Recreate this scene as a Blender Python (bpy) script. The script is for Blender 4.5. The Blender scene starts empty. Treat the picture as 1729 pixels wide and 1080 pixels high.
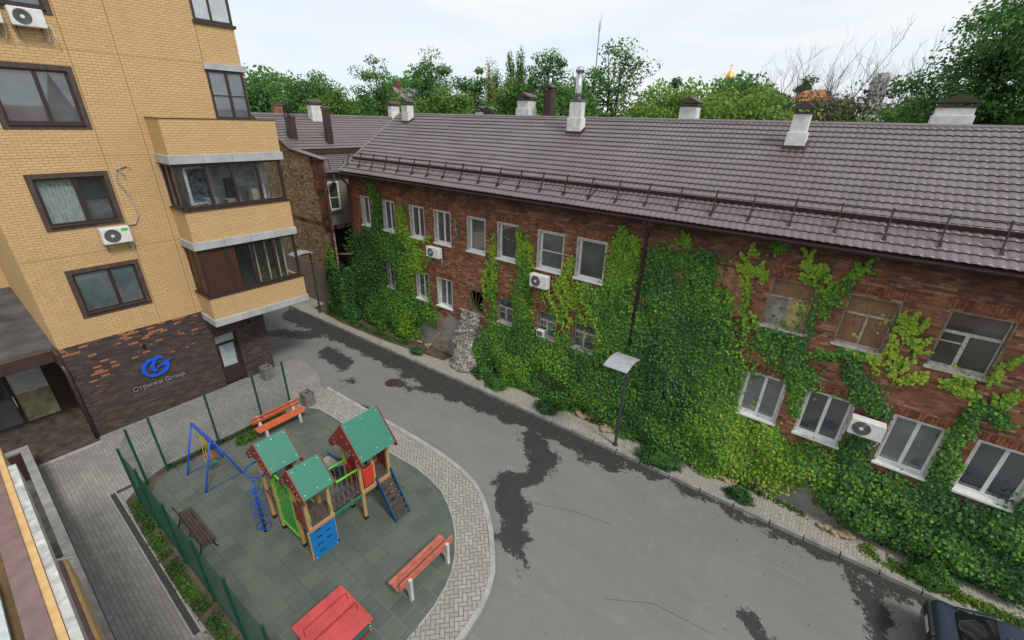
import bpy, bmesh, math, random
import numpy as np
from mathutils import Vector, Matrix
from mathutils.geometry import tessellate_polygon
R=math.radians
S=bpy.context.scene
COL=S.collection
random.seed(7); rng=np.random.default_rng(11)

# ------------------------------------------------------------ camera, world, sun, exposure
CAMH=11.5
cam_d=bpy.data.cameras.new('camera'); cam=bpy.data.objects.new('camera',cam_d); COL.objects.link(cam)
cam_d.sensor_width=36; cam_d.lens=36*731.6/1729; cam_d.clip_start=0.05; cam_d.clip_end=3000
_p,_y,_r=R(24.71),R(53.46),R(1.65)
_F=Vector((-math.cos(_p)*math.cos(_y),math.cos(_p)*math.sin(_y),-math.sin(_p)))
_rt=Vector((math.sin(_y),math.cos(_y),0)); _up=_rt.cross(_F)
_r2=_rt*math.cos(_r)+_up*math.sin(_r); _u2=_up*math.cos(_r)-_rt*math.sin(_r)
cam.matrix_world=Matrix(((_r2.x,_u2.x,-_F.x,0),(_r2.y,_u2.y,-_F.y,0),(_r2.z,_u2.z,-_F.z,CAMH),(0,0,0,1)))
S.camera=cam
S.render.resolution_x=1024; S.render.resolution_y=640
S.view_settings.view_transform='Standard'; S.view_settings.look='None'
S.view_settings.exposure=0.70; S.view_settings.gamma=1

SUN_EL,SUN_AZ=R(52),math.atan2(-0.26,0.96)      # azimuth: direction towards the sun in the XY plane
wd=bpy.data.worlds.new("World"); S.world=wd; wd.use_nodes=True
nt=wd.node_tree; nt.nodes.clear()
def wn(t,**k):
    n=nt.nodes.new(t)
    for a,b in k.items(): setattr(n,a,b)
    return n
sky=wn('ShaderNodeTexSky',sky_type='NISHITA',sun_disc=False); sky.sun_elevation=SUN_EL
sky.sun_rotation=math.atan2(math.cos(SUN_AZ),math.sin(SUN_AZ))
bg1=wn('ShaderNodeBackground'); bg1.inputs[1].default_value=0.11; nt.links.new(sky.outputs[0],bg1.inputs[0])
bg2=wn('ShaderNodeBackground'); bg2.inputs[1].default_value=0.60
tc=wn('ShaderNodeTexCoord'); mp=wn('ShaderNodeMapping'); mp.inputs['Scale'].default_value=(1.2,1.2,5.5)
nt.links.new(tc.outputs['Generated'],mp.inputs[0])
nz=wn('ShaderNodeTexNoise'); nz.inputs['Scale'].default_value=2.1; nz.inputs['Detail'].default_value=5; nz.inputs['Roughness'].default_value=.5; nz.inputs['Distortion'].default_value=.5
nt.links.new(mp.outputs[0],nz.inputs['Vector'])
rp_=wn('ShaderNodeValToRGB'); rp_.color_ramp.elements[0].position=.3; rp_.color_ramp.elements[0].color=(.80,.91,1,1)
rp_.color_ramp.elements[1].position=.68; rp_.color_ramp.elements[1].color=(.98,.99,1,1)
nt.links.new(nz.outputs[0],rp_.inputs[0]); nt.links.new(rp_.outputs[0],bg2.inputs[0])
mx=wn('ShaderNodeMixShader')
mr=wn('ShaderNodeMapRange'); mr.inputs[1].default_value=.28; mr.inputs[2].default_value=.6; mr.inputs[3].default_value=.80; mr.inputs[4].default_value=1.0
nt.links.new(nz.outputs[0],mr.inputs[0]); nt.links.new(mr.outputs[0],mx.inputs[0])
nt.links.new(bg1.outputs[0],mx.inputs[1]); nt.links.new(bg2.outputs[0],mx.inputs[2])
wo=wn('ShaderNodeOutputWorld'); nt.links.new(mx.outputs[0],wo.inputs[0])
sd=bpy.data.lights.new('sun','SUN'); sd.energy=1.45; sd.angle=R(12); sd.color=(1,.95,.87)
so=bpy.data.objects.new('sun',sd); COL.objects.link(so)
_sv=Vector((math.cos(SUN_EL)*math.cos(SUN_AZ),math.cos(SUN_EL)*math.sin(SUN_AZ),math.sin(SUN_EL)))
so.rotation_euler=_sv.to_track_quat('Z','Y').to_euler(); so.location=(0,0,60)

# ------------------------------------------------------------ material helpers
class NT:
    def __init__(s,name,rough=.8,spec=.3,metal=0):
        s.m=bpy.data.materials.new(name); s.m.use_nodes=True; s.t=s.m.node_tree
        s.b=s.t.nodes['Principled BSDF']; s.b.inputs['Roughness'].default_value=rough
        s.b.inputs['Specular IOR Level'].default_value=spec; s.b.inputs['Metallic'].default_value=metal
    def n(s,ty,ins=None,**k):
        x=s.t.nodes.new(ty)
        for a,b in k.items(): setattr(x,a,b)
        if ins:
            for a,b in ins.items(): s.put(x.inputs[a],b)
        return x
    def put(s,sock,v):
        if isinstance(v,bpy.types.NodeSocket): s.t.links.new(v,sock)
        else:
            if isinstance(v,tuple) and len(v)==3 and sock.type=='RGBA': v=(*v,1)
            sock.default_value=v
    def math(s,op,a,b=0,c=None):
        d={0:a,1:b}
        if c is not None: d[2]=c
        return s.n('ShaderNodeMath',d,operation=op).outputs[0]
    def mix(s,f,a,b,blend='MIX'):
        x=s.n('ShaderNodeMix',data_type='RGBA',blend_type=blend); s.put(x.inputs[0],f); s.put(x.inputs[6],a); s.put(x.inputs[7],b); return x.outputs[2]
    def ramp(s,f,*st):
        x=s.n('ShaderNodeValToRGB',{0:f}); e=x.color_ramp.elements
        while len(e)<len(st): e.new(.5)
        for q,(p,c) in zip(e,st): q.position=p; q.color=(c,c,c,1) if isinstance(c,(int,float)) else (*c,1)
        return x.outputs[0]
    def noise(s,sc,vec=None,det=4,rough=.55,dist=0):
        d={'Scale':sc,'Detail':det,'Roughness':rough,'Distortion':dist}
        if vec is not None: d['Vector']=vec
        else: d['Vector']=s.pos()
        return s.n('ShaderNodeTexNoise',d).outputs[0]
    def pos(s):
        if not hasattr(s,'_g'): s._g=s.n('ShaderNodeNewGeometry')
        return s._g.outputs['Position']
    def wall_uv(s):      # metres along the wall, height (or x,y on flat tops)
        if hasattr(s,'_uv'): return s._uv
        s.pos(); p=s.n('ShaderNodeSeparateXYZ',{0:s._g.outputs['Position']}); q=s.n('ShaderNodeSeparateXYZ',{0:s._g.outputs['True Normal']})
        ax=s.math('ABSOLUTE',q.outputs[0]); az=s.math('ABSOLUTE',q.outputs[2])
        fx=s.math('GREATER_THAN',ax,.6); fz=s.math('GREATER_THAN',az,.75)
        u=s.math('ADD',s.math('MULTIPLY',p.outputs[1],fx),s.math('MULTIPLY',p.outputs[0],s.math('SUBTRACT',1,fx)))
        v=s.math('ADD',s.math('MULTIPLY',p.outputs[1],fz),s.math('MULTIPLY',p.outputs[2],s.math('SUBTRACT',1,fz)))
        s._uv=s.n('ShaderNodeCombineXYZ',{0:u,1:v}).outputs[0]; s._sep=p; return s._uv
    def brick(s,vec,w,h,mort,c1,c2,cm,off=.5,bias=0,smooth=.1,freq=2):
        x=s.n('ShaderNodeTexBrick',{'Vector':vec,'Scale':1,'Brick Width':w,'Row Height':h,'Mortar Size':mort,'Color1':c1,'Color2':c2,'Mortar':cm,'Bias':bias,'Mortar Smooth':smooth},offset=off,offset_frequency=freq)
        return x
    def color(s,c): s.put(s.b.inputs['Base Color'],c); return s
    def rough(s,c): s.put(s.b.inputs['Roughness'],c); return s
    def bump(s,h,st=.5,d=.01):
        x=s.n('ShaderNodeBump',{'Height':h,'Strength':st,'Distance':d}); s.put(s.b.inputs['Normal'],x.outputs[0]); return s
MATS={}
def plain(name,c,rough=.6,var=.12,sc=6,spec=.35,metal=0,bump=0):
    if name in MATS: return MATS[name]
    m=NT(name,rough,spec,metal)
    f=m.noise(sc,det=5)
    lo=tuple(max(0,v*(1-var*1.6)) for v in c); hi=tuple(min(1,v*(1+var)) for v in c)
    m.color(m.mix(m.ramp(f,(.3,0.),(.7,1.)),lo,hi))
    m.rough(m.math('ADD',m.math('MULTIPLY',m.noise(sc*3),.2),rough-.1))
    if bump: m.bump(m.noise(sc*8,det=6),bump,.01)
    MATS[name]=m.m; return m.m

# ------------------------------------------------------------ mesh helpers
def W(o):
    v=Vector((0,0,0))
    while o is not None: v=v+o.location; o=o.parent
    return v
def tag(o,label=None,cat=None,group=None,kind=None):
    if label: o['label']=label
    if cat: o['category']=cat
    if group: o['group']=group
    if kind: o['kind']=kind
    return o
def thing(name,loc,label,cat,group=None,rz=0):
    o=bpy.data.objects.new(name,None); o.empty_display_size=.2; COL.objects.link(o); o.location=loc; o.rotation_euler=(0,0,rz)
    return tag(o,label,cat,group)
class MB:
    def __init__(s): s.v=[]; s.f=[]; s.mi=[]; s.cm=0
    def add(s,vs,fs):
        b=len(s.v); s.v+= [tuple(v) for v in vs]; s.f+=[tuple(b+i for i in f) for f in fs]; s.mi+=[s.cm]*len(fs); return s
    def box(s,x0,x1,y0,y1,z0,z1):
        return s.add([(x0,y0,z0),(x1,y0,z0),(x1,y1,z0),(x0,y1,z0),(x0,y0,z1),(x1,y0,z1),(x1,y1,z1),(x0,y1,z1)],
            [(0,3,2,1),(4,5,6,7),(0,1,5,4),(1,2,6,5),(2,3,7,6),(3,0,4,7)])
    def quad(s,a,b,c,d): return s.add([a,b,c,d],[(0,1,2,3)])
    def beam(s,p,q,w,h=None,up=(0,0,1)):
        h=h or w; p=Vector(p);q=Vector(q);d=(q-p).normalized();u=Vector(up)
        if abs(d.dot(u))>.98: u=Vector((0,1,0))
        a=d.cross(u).normalized()*(w/2); b=a.cross(d).normalized()*(h/2)
        vs=[p-a-b,p+a-b,p+a+b,p-a+b,q-a-b,q+a-b,q+a+b,q-a+b]
        return s.add(vs,[(0,1,2,3),(7,6,5,4),(0,4,5,1),(1,5,6,2),(2,6,7,3),(3,7,4,0)])
    def tube(s,pts,r,seg=8,cap=True,closed=False):
        P=[Vector(p) for p in pts]; n=len(P); rr=r if isinstance(r,(list,tuple)) else [r]*n
        b=len(s.v); prev=None; t0=None
        for i,p in enumerate(P):
            if closed: t=(P[(i+1)%n]-P[i-1]).normalized()
            else: t=(P[min(i+1,n-1)]-P[max(i-1,0)]).normalized()
            if prev is None:
                a=Vector((0,0,1)) if abs(t.z)<.9 else Vector((1,0,0)); u=(a-t*a.dot(t)).normalized()
            else: u=(prev-t*prev.dot(t)).normalized()
            prev=u; w=t.cross(u)
            for k in range(seg):
                an=2*math.pi*k/seg; s.v.append(tuple(p+(u*math.cos(an)+w*math.sin(an))*rr[i]))
        m=n if closed else n-1
        for i in range(m):
            for k in range(seg):
                j=(i+1)%n; s.f.append((b+i*seg+k,b+i*seg+(k+1)%seg,b+j*seg+(k+1)%seg,b+j*seg+k)); s.mi.append(s.cm)
        if cap and not closed:
            s.f.append(tuple(b+k for k in range(seg))[::-1]); s.f.append(tuple(b+(n-1)*seg+k for k in range(seg))); s.mi+=[s.cm]*2
        return s
    def prism(s,poly,fn,t0,t1):      # poly 2D, fn(u,v,t)->3D
        n=len(poly); b=len(s.v)
        s.v+=[tuple(fn(u,v,t0)) for u,v in poly]+[tuple(fn(u,v,t1)) for u,v in poly]
        tri=tessellate_polygon([[Vector((u,v,0)) for u,v in poly]])
        for t in tri:
            s.f.append(tuple(b+i for i in t)); s.f.append(tuple(b+n+i for i in t)[::-1]); s.mi+=[s.cm]*2
        for i in range(n):
            j=(i+1)%n; s.f.append((b+i,b+j,b+n+j,b+n+i)); s.mi.append(s.cm)
        return s
    def slab(s,poly,z0,z1): return s.prism(poly,lambda u,v,t:(u,v,t),z0,z1)
    def sphere(s,c,r,seg=12,rings=8,sx=1,sy=1,sz=1,z0=-1):
        pts=[]
        b=len(s.v)
        for i in range(rings+1):
            ph=math.pi*i/rings
            for k in range(seg):
                a=2*math.pi*k/seg; s.v.append((c[0]+r*sx*math.sin(ph)*math.cos(a),c[1]+r*sy*math.sin(ph)*math.sin(a),c[2]+r*sz*max(z0,math.cos(ph))))
        for i in range(rings):
            for k in range(seg): s.f.append((b+i*seg+k,b+i*seg+(k+1)%seg,b+(i+1)*seg+(k+1)%seg,b+(i+1)*seg+k)); s.mi.append(s.cm)
        return s
    def wall(s,fn,u0,u1,v0,v1,holes,t0,t1):  # slab with rectangular holes; fn(u,v,t)
        us=sorted({u0,u1,*[h[0] for h in holes],*[h[1] for h in holes]}); vs=sorted({v0,v1,*[h[2] for h in holes],*[h[3] for h in holes]})
        us=[u for u in us if u0<=u<=u1]; vs=[v for v in vs if v0<=v<=v1]
        def solid(i,j):
            if i<0 or j<0 or i>=len(us)-1 or j>=len(vs)-1: return False
            cu=(us[i]+us[i+1])/2; cv=(vs[j]+vs[j+1])/2
            return not any(h[0]<cu<h[1] and h[2]<cv<h[3] for h in holes)
        for i in range(len(us)-1):
            for j in range(len(vs)-1):
                if not solid(i,j): continue
                a,b,c,d=us[i],us[i+1],vs[j],vs[j+1]
                s.quad(fn(a,c,t0),fn(b,c,t0),fn(b,d,t0),fn(a,d,t0)); s.quad(fn(a,c,t1),fn(a,d,t1),fn(b,d,t1),fn(b,c,t1))
                if not solid(i-1,j): s.quad(fn(a,c,t0),fn(a,d,t0),fn(a,d,t1),fn(a,c,t1))
                if not solid(i+1,j): s.quad(fn(b,c,t0),fn(b,c,t1),fn(b,d,t1),fn(b,d,t0))
                if not solid(i,j-1): s.quad(fn(a,c,t0),fn(a,c,t1),fn(b,c,t1),fn(b,c,t0))
                if not solid(i,j+1): s.quad(fn(a,d,t0),fn(b,d,t0),fn(b,d,t1),fn(a,d,t1))
        return s
    def build(s,name,mat,parent=None,bevel=0,smooth=False,label=None,segs=1):
        me=bpy.data.meshes.new(name); o=bpy.data.objects.new(name,me); COL.objects.link(o)
        off=Vector((0,0,0))
        if parent is not None: off=W(parent); o.parent=parent
        if off.length>0: vs=[(x-off.x,y-off.y,z-off.z) for x,y,z in s.v]
        else: vs=s.v
        me.from_pydata(vs,[],s.f)
        mats=mat if isinstance(mat,(list,tuple)) else [mat]
        for m in mats: me.materials.append(m)
        if len(mats)>1: me.polygons.foreach_set('material_index',s.mi)
        bm=bmesh.new(); bm.from_mesh(me); bmesh.ops.recalc_face_normals(bm,faces=bm.faces); bm.to_mesh(me); bm.free()
        if smooth: me.polygons.foreach_set('use_smooth',[True]*len(me.polygons))
        if bevel:
            b=o.modifiers.new('bevel','BEVEL'); b.width=bevel; b.segments=segs; b.limit_method='ANGLE'; b.angle_limit=R(40)
        if label: o['label']=label
        return o
def raw_mesh(name,V,Fc,mat,parent=None,attr=None,smooth=False):
    V=np.asarray(V,dtype=np.float32); Fc=np.asarray(Fc,dtype=np.int32); k=Fc.shape[1]
    if parent is not None: V=V-np.array(W(parent),dtype=np.float32)
    me=bpy.data.meshes.new(name); me.vertices.add(len(V)); me.vertices.foreach_set('co',V.ravel())
    me.loops.add(Fc.size); me.loops.foreach_set('vertex_index',Fc.ravel())
    me.polygons.add(len(Fc)); me.polygons.foreach_set('loop_start',np.arange(0,Fc.size,k,dtype=np.int32))
    if attr is not None:
        for nm,a in attr.items():
            x=me.attributes.new(nm,'FLOAT','POINT'); x.data.foreach_set('value',np.asarray(a,dtype=np.float32))
    me.update(calc_edges=True); me.validate()
    if smooth: me.polygons.foreach_set('use_smooth',np.ones(len(Fc),dtype=bool))
    o=bpy.data.objects.new(name,me); COL.objects.link(o); me.materials.append(mat)
    if parent is not None: o.parent=parent
    return o
def copy_tree(o,parent=None):
    c=o.copy(); COL.objects.link(c)
    if parent is not None: c.parent=parent
    for ch in [q for q in KIDS.get(o.name,[])]: copy_tree(ch,c)
    return c
KIDS={}
def index_kids():
    KIDS.clear()
    for o in bpy.data.objects:
        if o.parent: KIDS.setdefault(o.parent.name,[]).append(o)
FX=lambda X:(lambda u,v,t:(X+t,u,v))       # wall in plane X, u along Y
FY=lambda Y:(lambda u,v,t:(u,Y+t,v))       # wall in plane Y, u along X

# leaves: flat polygons with their own tone
LEAF4=np.array([(-.5,0,0),(0,-.42,.10),(.5,0,0),(0,.42,.10)])
LEAF5=np.array([(0,-.62,-.05),(-.5,-.08,.06),(-.28,.42,0),(.28,.42,0),(.5,-.08,.06)])
def leaf_arrays(C,N,size,shape,roll=None):
    n=len(C); N=N/np.linalg.norm(N,axis=1,keepdims=True)
    a=np.where(np.abs(N[:,2:3])>.95,np.array([[1.,0,0]]),np.array([[0,0,1.]]))
    U=np.cross(a,N); U/=np.linalg.norm(U,axis=1,keepdims=True); V=np.cross(N,U)
    th=rng.uniform(0,2*np.pi,n) if roll is None else rng.normal(0,roll,n)
    c,s=np.cos(th)[:,None],np.sin(th)[:,None]; U2=U*c+V*s; V2=V*c-U*s
    k=len(shape); sz=size[:,None]
    P=np.stack([C+(U2*q[0]+V2*q[1]+N*q[2])*sz for q in shape],axis=1).reshape(-1,3)
    F=np.arange(n*k).reshape(n,k)
    return P,F
# ------------------------------------------------------------ materials
def m_yellow():
    m=NT('yellow_brick',.75,.25); uv=m.wall_uv()
    b=m.brick(uv,.25,.083,.009,(.66,.435,.205),(.58,.37,.165),(.27,.18,.10))
    c=m.mix(m.ramp(m.noise(.6),(.35,0.),(.75,.35)),b.outputs[0],(.50,.33,.16))
    c=m.mix(m.math('MULTIPLY',m.noise(9),.3),c,(.72,.50,.26))
    sk=m.noise(1.,vec=m.n('ShaderNodeMapping',{0:m.pos(),3:(3.,3.,.28)}).outputs[0],det=6,rough=.65); c=m.mix(m.ramp(sk,(.54,0.),(.78,.32)),c,(.36,.255,.15)); c=m.mix(m.ramp(m.noise(.35,det=5),(.45,0.),(.75,.22)),c,(.44,.31,.18))
    m.color(c); m.bump(b.outputs[1],-.5,.006) if False else m.bump(m.math('SUBTRACT',1,b.outputs[1]),.5,.006); return m.m
def m_darkbrick():
    m=NT('dark_clinker_brick',.65,.3); uv=m.wall_uv(); sp=m._sep
    r=m.brick(uv,.25,.083,.004,(0,0,0),(1,1,1),(.3,.3,.3)); rr=r.outputs[0]
    base=m.ramp(rr,(0,(.045,.036,.034)),(.5,(.068,.051,.046)),(.8,(.090,.065,.056)),(1,(.115,.075,.060)))
    # kiln-orange bricks scattered in a cloud
    y=sp.outputs[1]; z=sp.outputs[2]
    w=m.math('ADD',m.noise(1.1,det=3),m.math('MULTIPLY',m.math('SUBTRACT',z,1.7),.10))
    w=m.math('SUBTRACT',w,m.math('MULTIPLY',m.math('MAXIMUM',m.math('SUBTRACT',y,4.6),0),.12))
    thr=m.math('SUBTRACT',1.56,w)
    org=m.math('GREATER_THAN',rr,m.math('MAXIMUM',thr,.55))
    c=m.mix(org,base,m.mix(m.noise(7),(.28,.10,.055),(.48,.18,.095)))
    c=m.mix(r.outputs[1],c,(.075,.06,.055))
    m.color(c); m.bump(m.math('SUBTRACT',1,r.outputs[1]),.4,.005); return m.m
def m_redbrick(name='old_red_brick',stone=True):
    m=NT(name,.88,.15); uv=m.wall_uv(); sp=m._sep
    warp=m.n('ShaderNodeVectorMath',{0:uv,1:m.n('ShaderNodeVectorMath',{0:m.n('ShaderNodeTexNoise',{'Vector':m.pos(),'Scale':3.}).outputs[1],3:.035},operation='SCALE').outputs[0]},operation='ADD').outputs[0]
    b=m.brick(warp,.25,.078,.008,(0,0,0),(1,1,1),(.5,.5,.5),smooth=.4)
    col=m.ramp(b.outputs[0],(0,(.105,.048,.032)),(.3,(.215,.085,.046)),(.6,(.31,.122,.062)),(.85,(.40,.170,.088)),(1,(.47,.27,.17)))
    col=m.mix(m.ramp(m.noise(2.2,det=6,rough=.65),(.46,0.),(.66,.7)),col,(.13,.06,.042))
    col=m.mix(m.math('MULTIPLY',b.outputs[1],.85),col,m.mix(m.noise(3),(.10,.07,.058),(.30,.23,.18)))
    col=m.mix(m.ramp(m.noise(.9,det=7,rough=.7),(.48,0.),(.66,.45)),col,(.35,.155,.085))
    col=m.mix(m.ramp(m.noise(14,det=5,rough=.7),(.5,0.),(.7,.45)),col,(.10,.045,.032))
    # pale lime and mortar smears
    col=m.mix(m.ramp(m.noise(5.5,det=7,rough=.7),(.62,0.),(.72,.7)),col,(.44,.37,.31))
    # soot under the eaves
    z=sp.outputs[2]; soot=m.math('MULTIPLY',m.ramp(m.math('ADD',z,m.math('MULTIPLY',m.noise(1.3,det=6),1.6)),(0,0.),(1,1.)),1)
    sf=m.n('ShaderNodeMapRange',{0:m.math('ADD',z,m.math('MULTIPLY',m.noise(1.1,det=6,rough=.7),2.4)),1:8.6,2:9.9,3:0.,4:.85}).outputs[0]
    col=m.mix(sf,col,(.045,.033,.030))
    hgt=m.math('ADD',m.math('MULTIPLY',m.math('SUBTRACT',1,b.outputs[1]),.7),m.noise(12,det=8,rough=.7))
    if stone:
        # rubble stone footing with grey render
        vo=m.n('ShaderNodeTexVoronoi',{'Vector':warp,'Scale':4.2,'Randomness':.9},feature='F1'); ve=m.n('ShaderNodeTexVoronoi',{'Vector':warp,'Scale':4.2,'Randomness':.9},feature='DISTANCE_TO_EDGE')
        st=m.mix(m.n('ShaderNodeSeparateColor',{0:vo.outputs[1]}).outputs[0],(.30,.19,.11),(.45,.34,.24))
        st=m.mix(m.ramp(ve.outputs[0],(.0,1.),(.07,0.)),st,(.10,.07,.05))
        st=m.mix(m.ramp(m.noise(.8,det=5),(.46,0.),(.54,1.)),st,m.mix(m.noise(6,det=7),(.20,.19,.175),(.40,.38,.35)))
        edge=m.math('ADD',z,m.math('MULTIPLY',m.math('SUBTRACT',m.noise(1.3,det=6,rough=.65),.5),2.2))
        x=sp.outputs[0]
        lift=m.math('MULTIPLY',m.math('MULTIPLY',m.math('GREATER_THAN',x,-18.5),m.math('LESS_THAN',x,-12)),.9)
        f=m.math('LESS_THAN',m.math('SUBTRACT',edge,lift),1.35)
        col=m.mix(f,col,st)
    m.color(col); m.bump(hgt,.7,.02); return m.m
def m_rubble():
    m=NT('rubble_stone_wall',.9,.12); uv=m.wall_uv(); z=m._sep.outputs[2]; x=m._sep.outputs[0]
    wv=m.n('ShaderNodeVectorMath',{0:uv,1:(1.,1.9,1.)},operation='MULTIPLY').outputs[0]
    vo=m.n('ShaderNodeTexVoronoi',{'Vector':wv,'Scale':3.3}); ve=m.n('ShaderNodeTexVoronoi',{'Vector':wv,'Scale':3.3},feature='DISTANCE_TO_EDGE')
    st=m.mix(m.n('ShaderNodeSeparateColor',{0:vo.outputs[1]}).outputs[0],(.26,.17,.09),(.46,.35,.22))
    st=m.mix(m.ramp(ve.outputs[0],(.01,1.),(.09,0.)),st,(.07,.048,.032))
    st=m.mix(m.ramp(m.noise(3,det=6),(.55,0.),(.7,.6)),st,(.42,.37,.29))
    b=m.brick(uv,.26,.08,.01,(.30,.09,.04),(.12,.045,.03),(.2,.15,.11))
    zn=m.math('MULTIPLY',m.math('SUBTRACT',m.noise(1.5,det=5),.5),1.3)
    f=m.math('GREATER_THAN',m.math('ADD',m.math('ADD',x,zn),m.math('MULTIPLY',m.math('SUBTRACT',z,7.),.12)),-24.9)
    f=m.math('MULTIPLY',f,m.math('GREATER_THAN',m.math('ADD',z,zn),5.0))
    band=m.math('MULTIPLY',m.math('GREATER_THAN',z,5.35),m.math('LESS_THAN',z,5.62))
    f=m.math('MAXIMUM',f,band)
    c=m.mix(f,st,m.mix(m.ramp(m.noise(1.4,det=5),(.45,0.),(.6,1.)),b.outputs[0],(.06,.045,.04)))
    lo=m.math('LESS_THAN',m.math('ADD',z,m.math('MULTIPLY',zn,.5)),2.6)
    c=m.mix(lo,c,m.mix(m.noise(5,det=6),(.15,.12,.10),(.30,.25,.20)))
    m.color(c); m.bump(m.math('ADD',m.ramp(ve.outputs[0],(0,0.),(.12,1.)),m.noise(14,det=6)),.8,.03); return m.m
def m_roof(name,c1,c2,rough=.38):
    m=NT(name,rough,.5)
    f=m.noise(.9,det=5); g=m.noise(14,det=4)
    c=m.mix(m.ramp(f,(.3,0.),(.7,1.)),c1,c2); c=m.mix(m.ramp(g,(.55,0.),(.75,.35)),c,tuple(v*.55 for v in c1)); st=m.noise(2.0,vec=m.n('ShaderNodeMapping',{0:m.pos(),3:(2.2,.35,.35)}).outputs[0],det=6,rough=.6); c=m.mix(m.ramp(st,(.55,0.),(.72,.4)),c,tuple(v*.62 for v in c1)); c=m.mix(m.ramp(m.noise(.5,det=4),(.55,0.),(.8,.3)),c,(.24,.21,.21))
    m.color(c); m.rough(m.math('ADD',m.math('MULTIPLY',m.noise(4,det=5),.25),rough-.1)); return m.m
def m_road():
    m=NT('asphalt',.85,.3); m.pos()
    at=m.n('ShaderNodeAttribute',attribute_name='wet').outputs['Fac']
    n1=m.noise(1.3,det=8,rough=.62); n2=m.noise(8,det=6,rough=.7)
    d=m.math('ADD',at,m.math('ADD',m.math('MULTIPLY',m.math('SUBTRACT',n1,.5),1.5),m.math('ADD',m.math('MULTIPLY',m.math('SUBTRACT',n2,.5),.8),m.math('MULTIPLY',m.math('SUBTRACT',m.noise(28,det=4,rough=.7),.5),.45))))
    wet=m.ramp(d,(.0,1.),(.035,0.)) # 1 = damp
    spots=m.ramp(m.noise(3.2,det=2),(.74,0.),(.75,1.)); spots2=m.ramp(m.noise(7.,det=3),(.73,0.),(.75,1.))
    dry=m.mix(m.ramp(m.noise(.35,det=6,rough=.6),(.3,0.),(.7,1.)),(.165,.161,.155),(.200,.195,.187))
    dry=m.mix(m.ramp(m.noise(70,det=3),(.3,0.),(.8,.5)),dry,(.30,.29,.275))
    dry=m.mix(m.ramp(m.noise(38,det=2),(.62,0.),(.72,.4)),dry,(.12,.115,.11))
    dry=m.mix(m.math('MULTIPLY',m.math('MAXIMUM',spots,spots2),.55),dry,(.09,.088,.085))
    # old patches laid at slightly different times, tyre-polished tracks, pale grit
    px=m.n('ShaderNodeTexVoronoi',{'Vector':m.pos(),'Scale':.23,'Randomness':.8},feature='F1',distance='CHEBYCHEV')
    dry=m.mix(m.math('MULTIPLY',m.n('ShaderNodeSeparateColor',{0:px.outputs[1]}).outputs[0],.18),dry,(.12,.117,.112))
    st_=m.n('ShaderNodeMapping',{0:m.pos(),3:(.22,1.6,1)}).outputs[0]
    dry=m.mix(m.ramp(m.noise(1.2,vec=st_,det=5,rough=.6),(.5,0.),(.8,.3)),dry,(.115,.112,.107))
    dry=m.mix(m.ramp(m.noise(2.4,det=8,rough=.75),(.56,0.),(.70,.5)),dry,(.27,.262,.248))
    wc=m.mix(m.noise(3,det=5),(.034,.033,.034),(.055,.054,.053))
    m.color(m.mix(wet,dry,wc)); m.rough(m.mix(wet,(.88,)*3,(.62,)*3)); m.bump(m.noise(90,det=3),.25,.006); return m.m
def m_rubber():
    m=NT('rubber_tiles',.85,.2); p=m.n('ShaderNodeMapping',{0:m.pos(),1:(.05,-.33,0)}).outputs[0]
    b=m.brick(p,.5,.5,.006,(0,0,0),(1,1,1),(.5,.5,.5),smooth=0)
    c=m.ramp(b.outputs[0],(0,(.080,.100,.086)),(.6,(.092,.114,.096)),(.9,(.103,.130,.103)),(1,(.106,.142,.106)))
    c=m.mix(m.ramp(m.noise(.8,det=6),(.38,0.),(.66,.65)),c,(.145,.155,.135))
    c=m.mix(m.ramp(m.noise(5,det=6,rough=.7),(.6,0.),(.75,.35)),c,(.20,.205,.185))
    sand=m.ramp(m.math('ADD',m.noise(.45,det=3),m.math('MULTIPLY',m.math('SUBTRACT',m.n('ShaderNodeSeparateXYZ',{0:m.pos()}).outputs[0],-9.),.03)),(.5,0.),(.6,1.))
    c=m.mix(b.outputs[1],c,m.mix(sand,(.062,.074,.063),(.19,.195,.165)))
    m.color(c); m.bump(m.noise(60,det=3),.3,.005); return m.m
def m_paver(name,c1,c2,cm,w=.2,h=.1,rot=0,off=.5):
    m=NT(name,.85,.2); p=m.n('ShaderNodeMapping',{0:m.pos(),2:(0,0,rot)}).outputs[0]
    b=m.brick(p,w,h,.007,c1,c2,cm,smooth=.2,off=off)
    c=m.mix(m.ramp(m.noise(.7,det=6,rough=.65),(.35,0.),(.7,.6)),b.outputs[0],tuple(v*.72 for v in c1))
    c=m.mix(m.ramp(m.noise(6,det=6,rough=.7),(.6,0.),(.72,.4)),c,tuple(v*.5 for v in c1))
    m.color(c); m.bump(m.math('SUBTRACT',1,b.outputs[1]),.4,.006); return m.m
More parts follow.
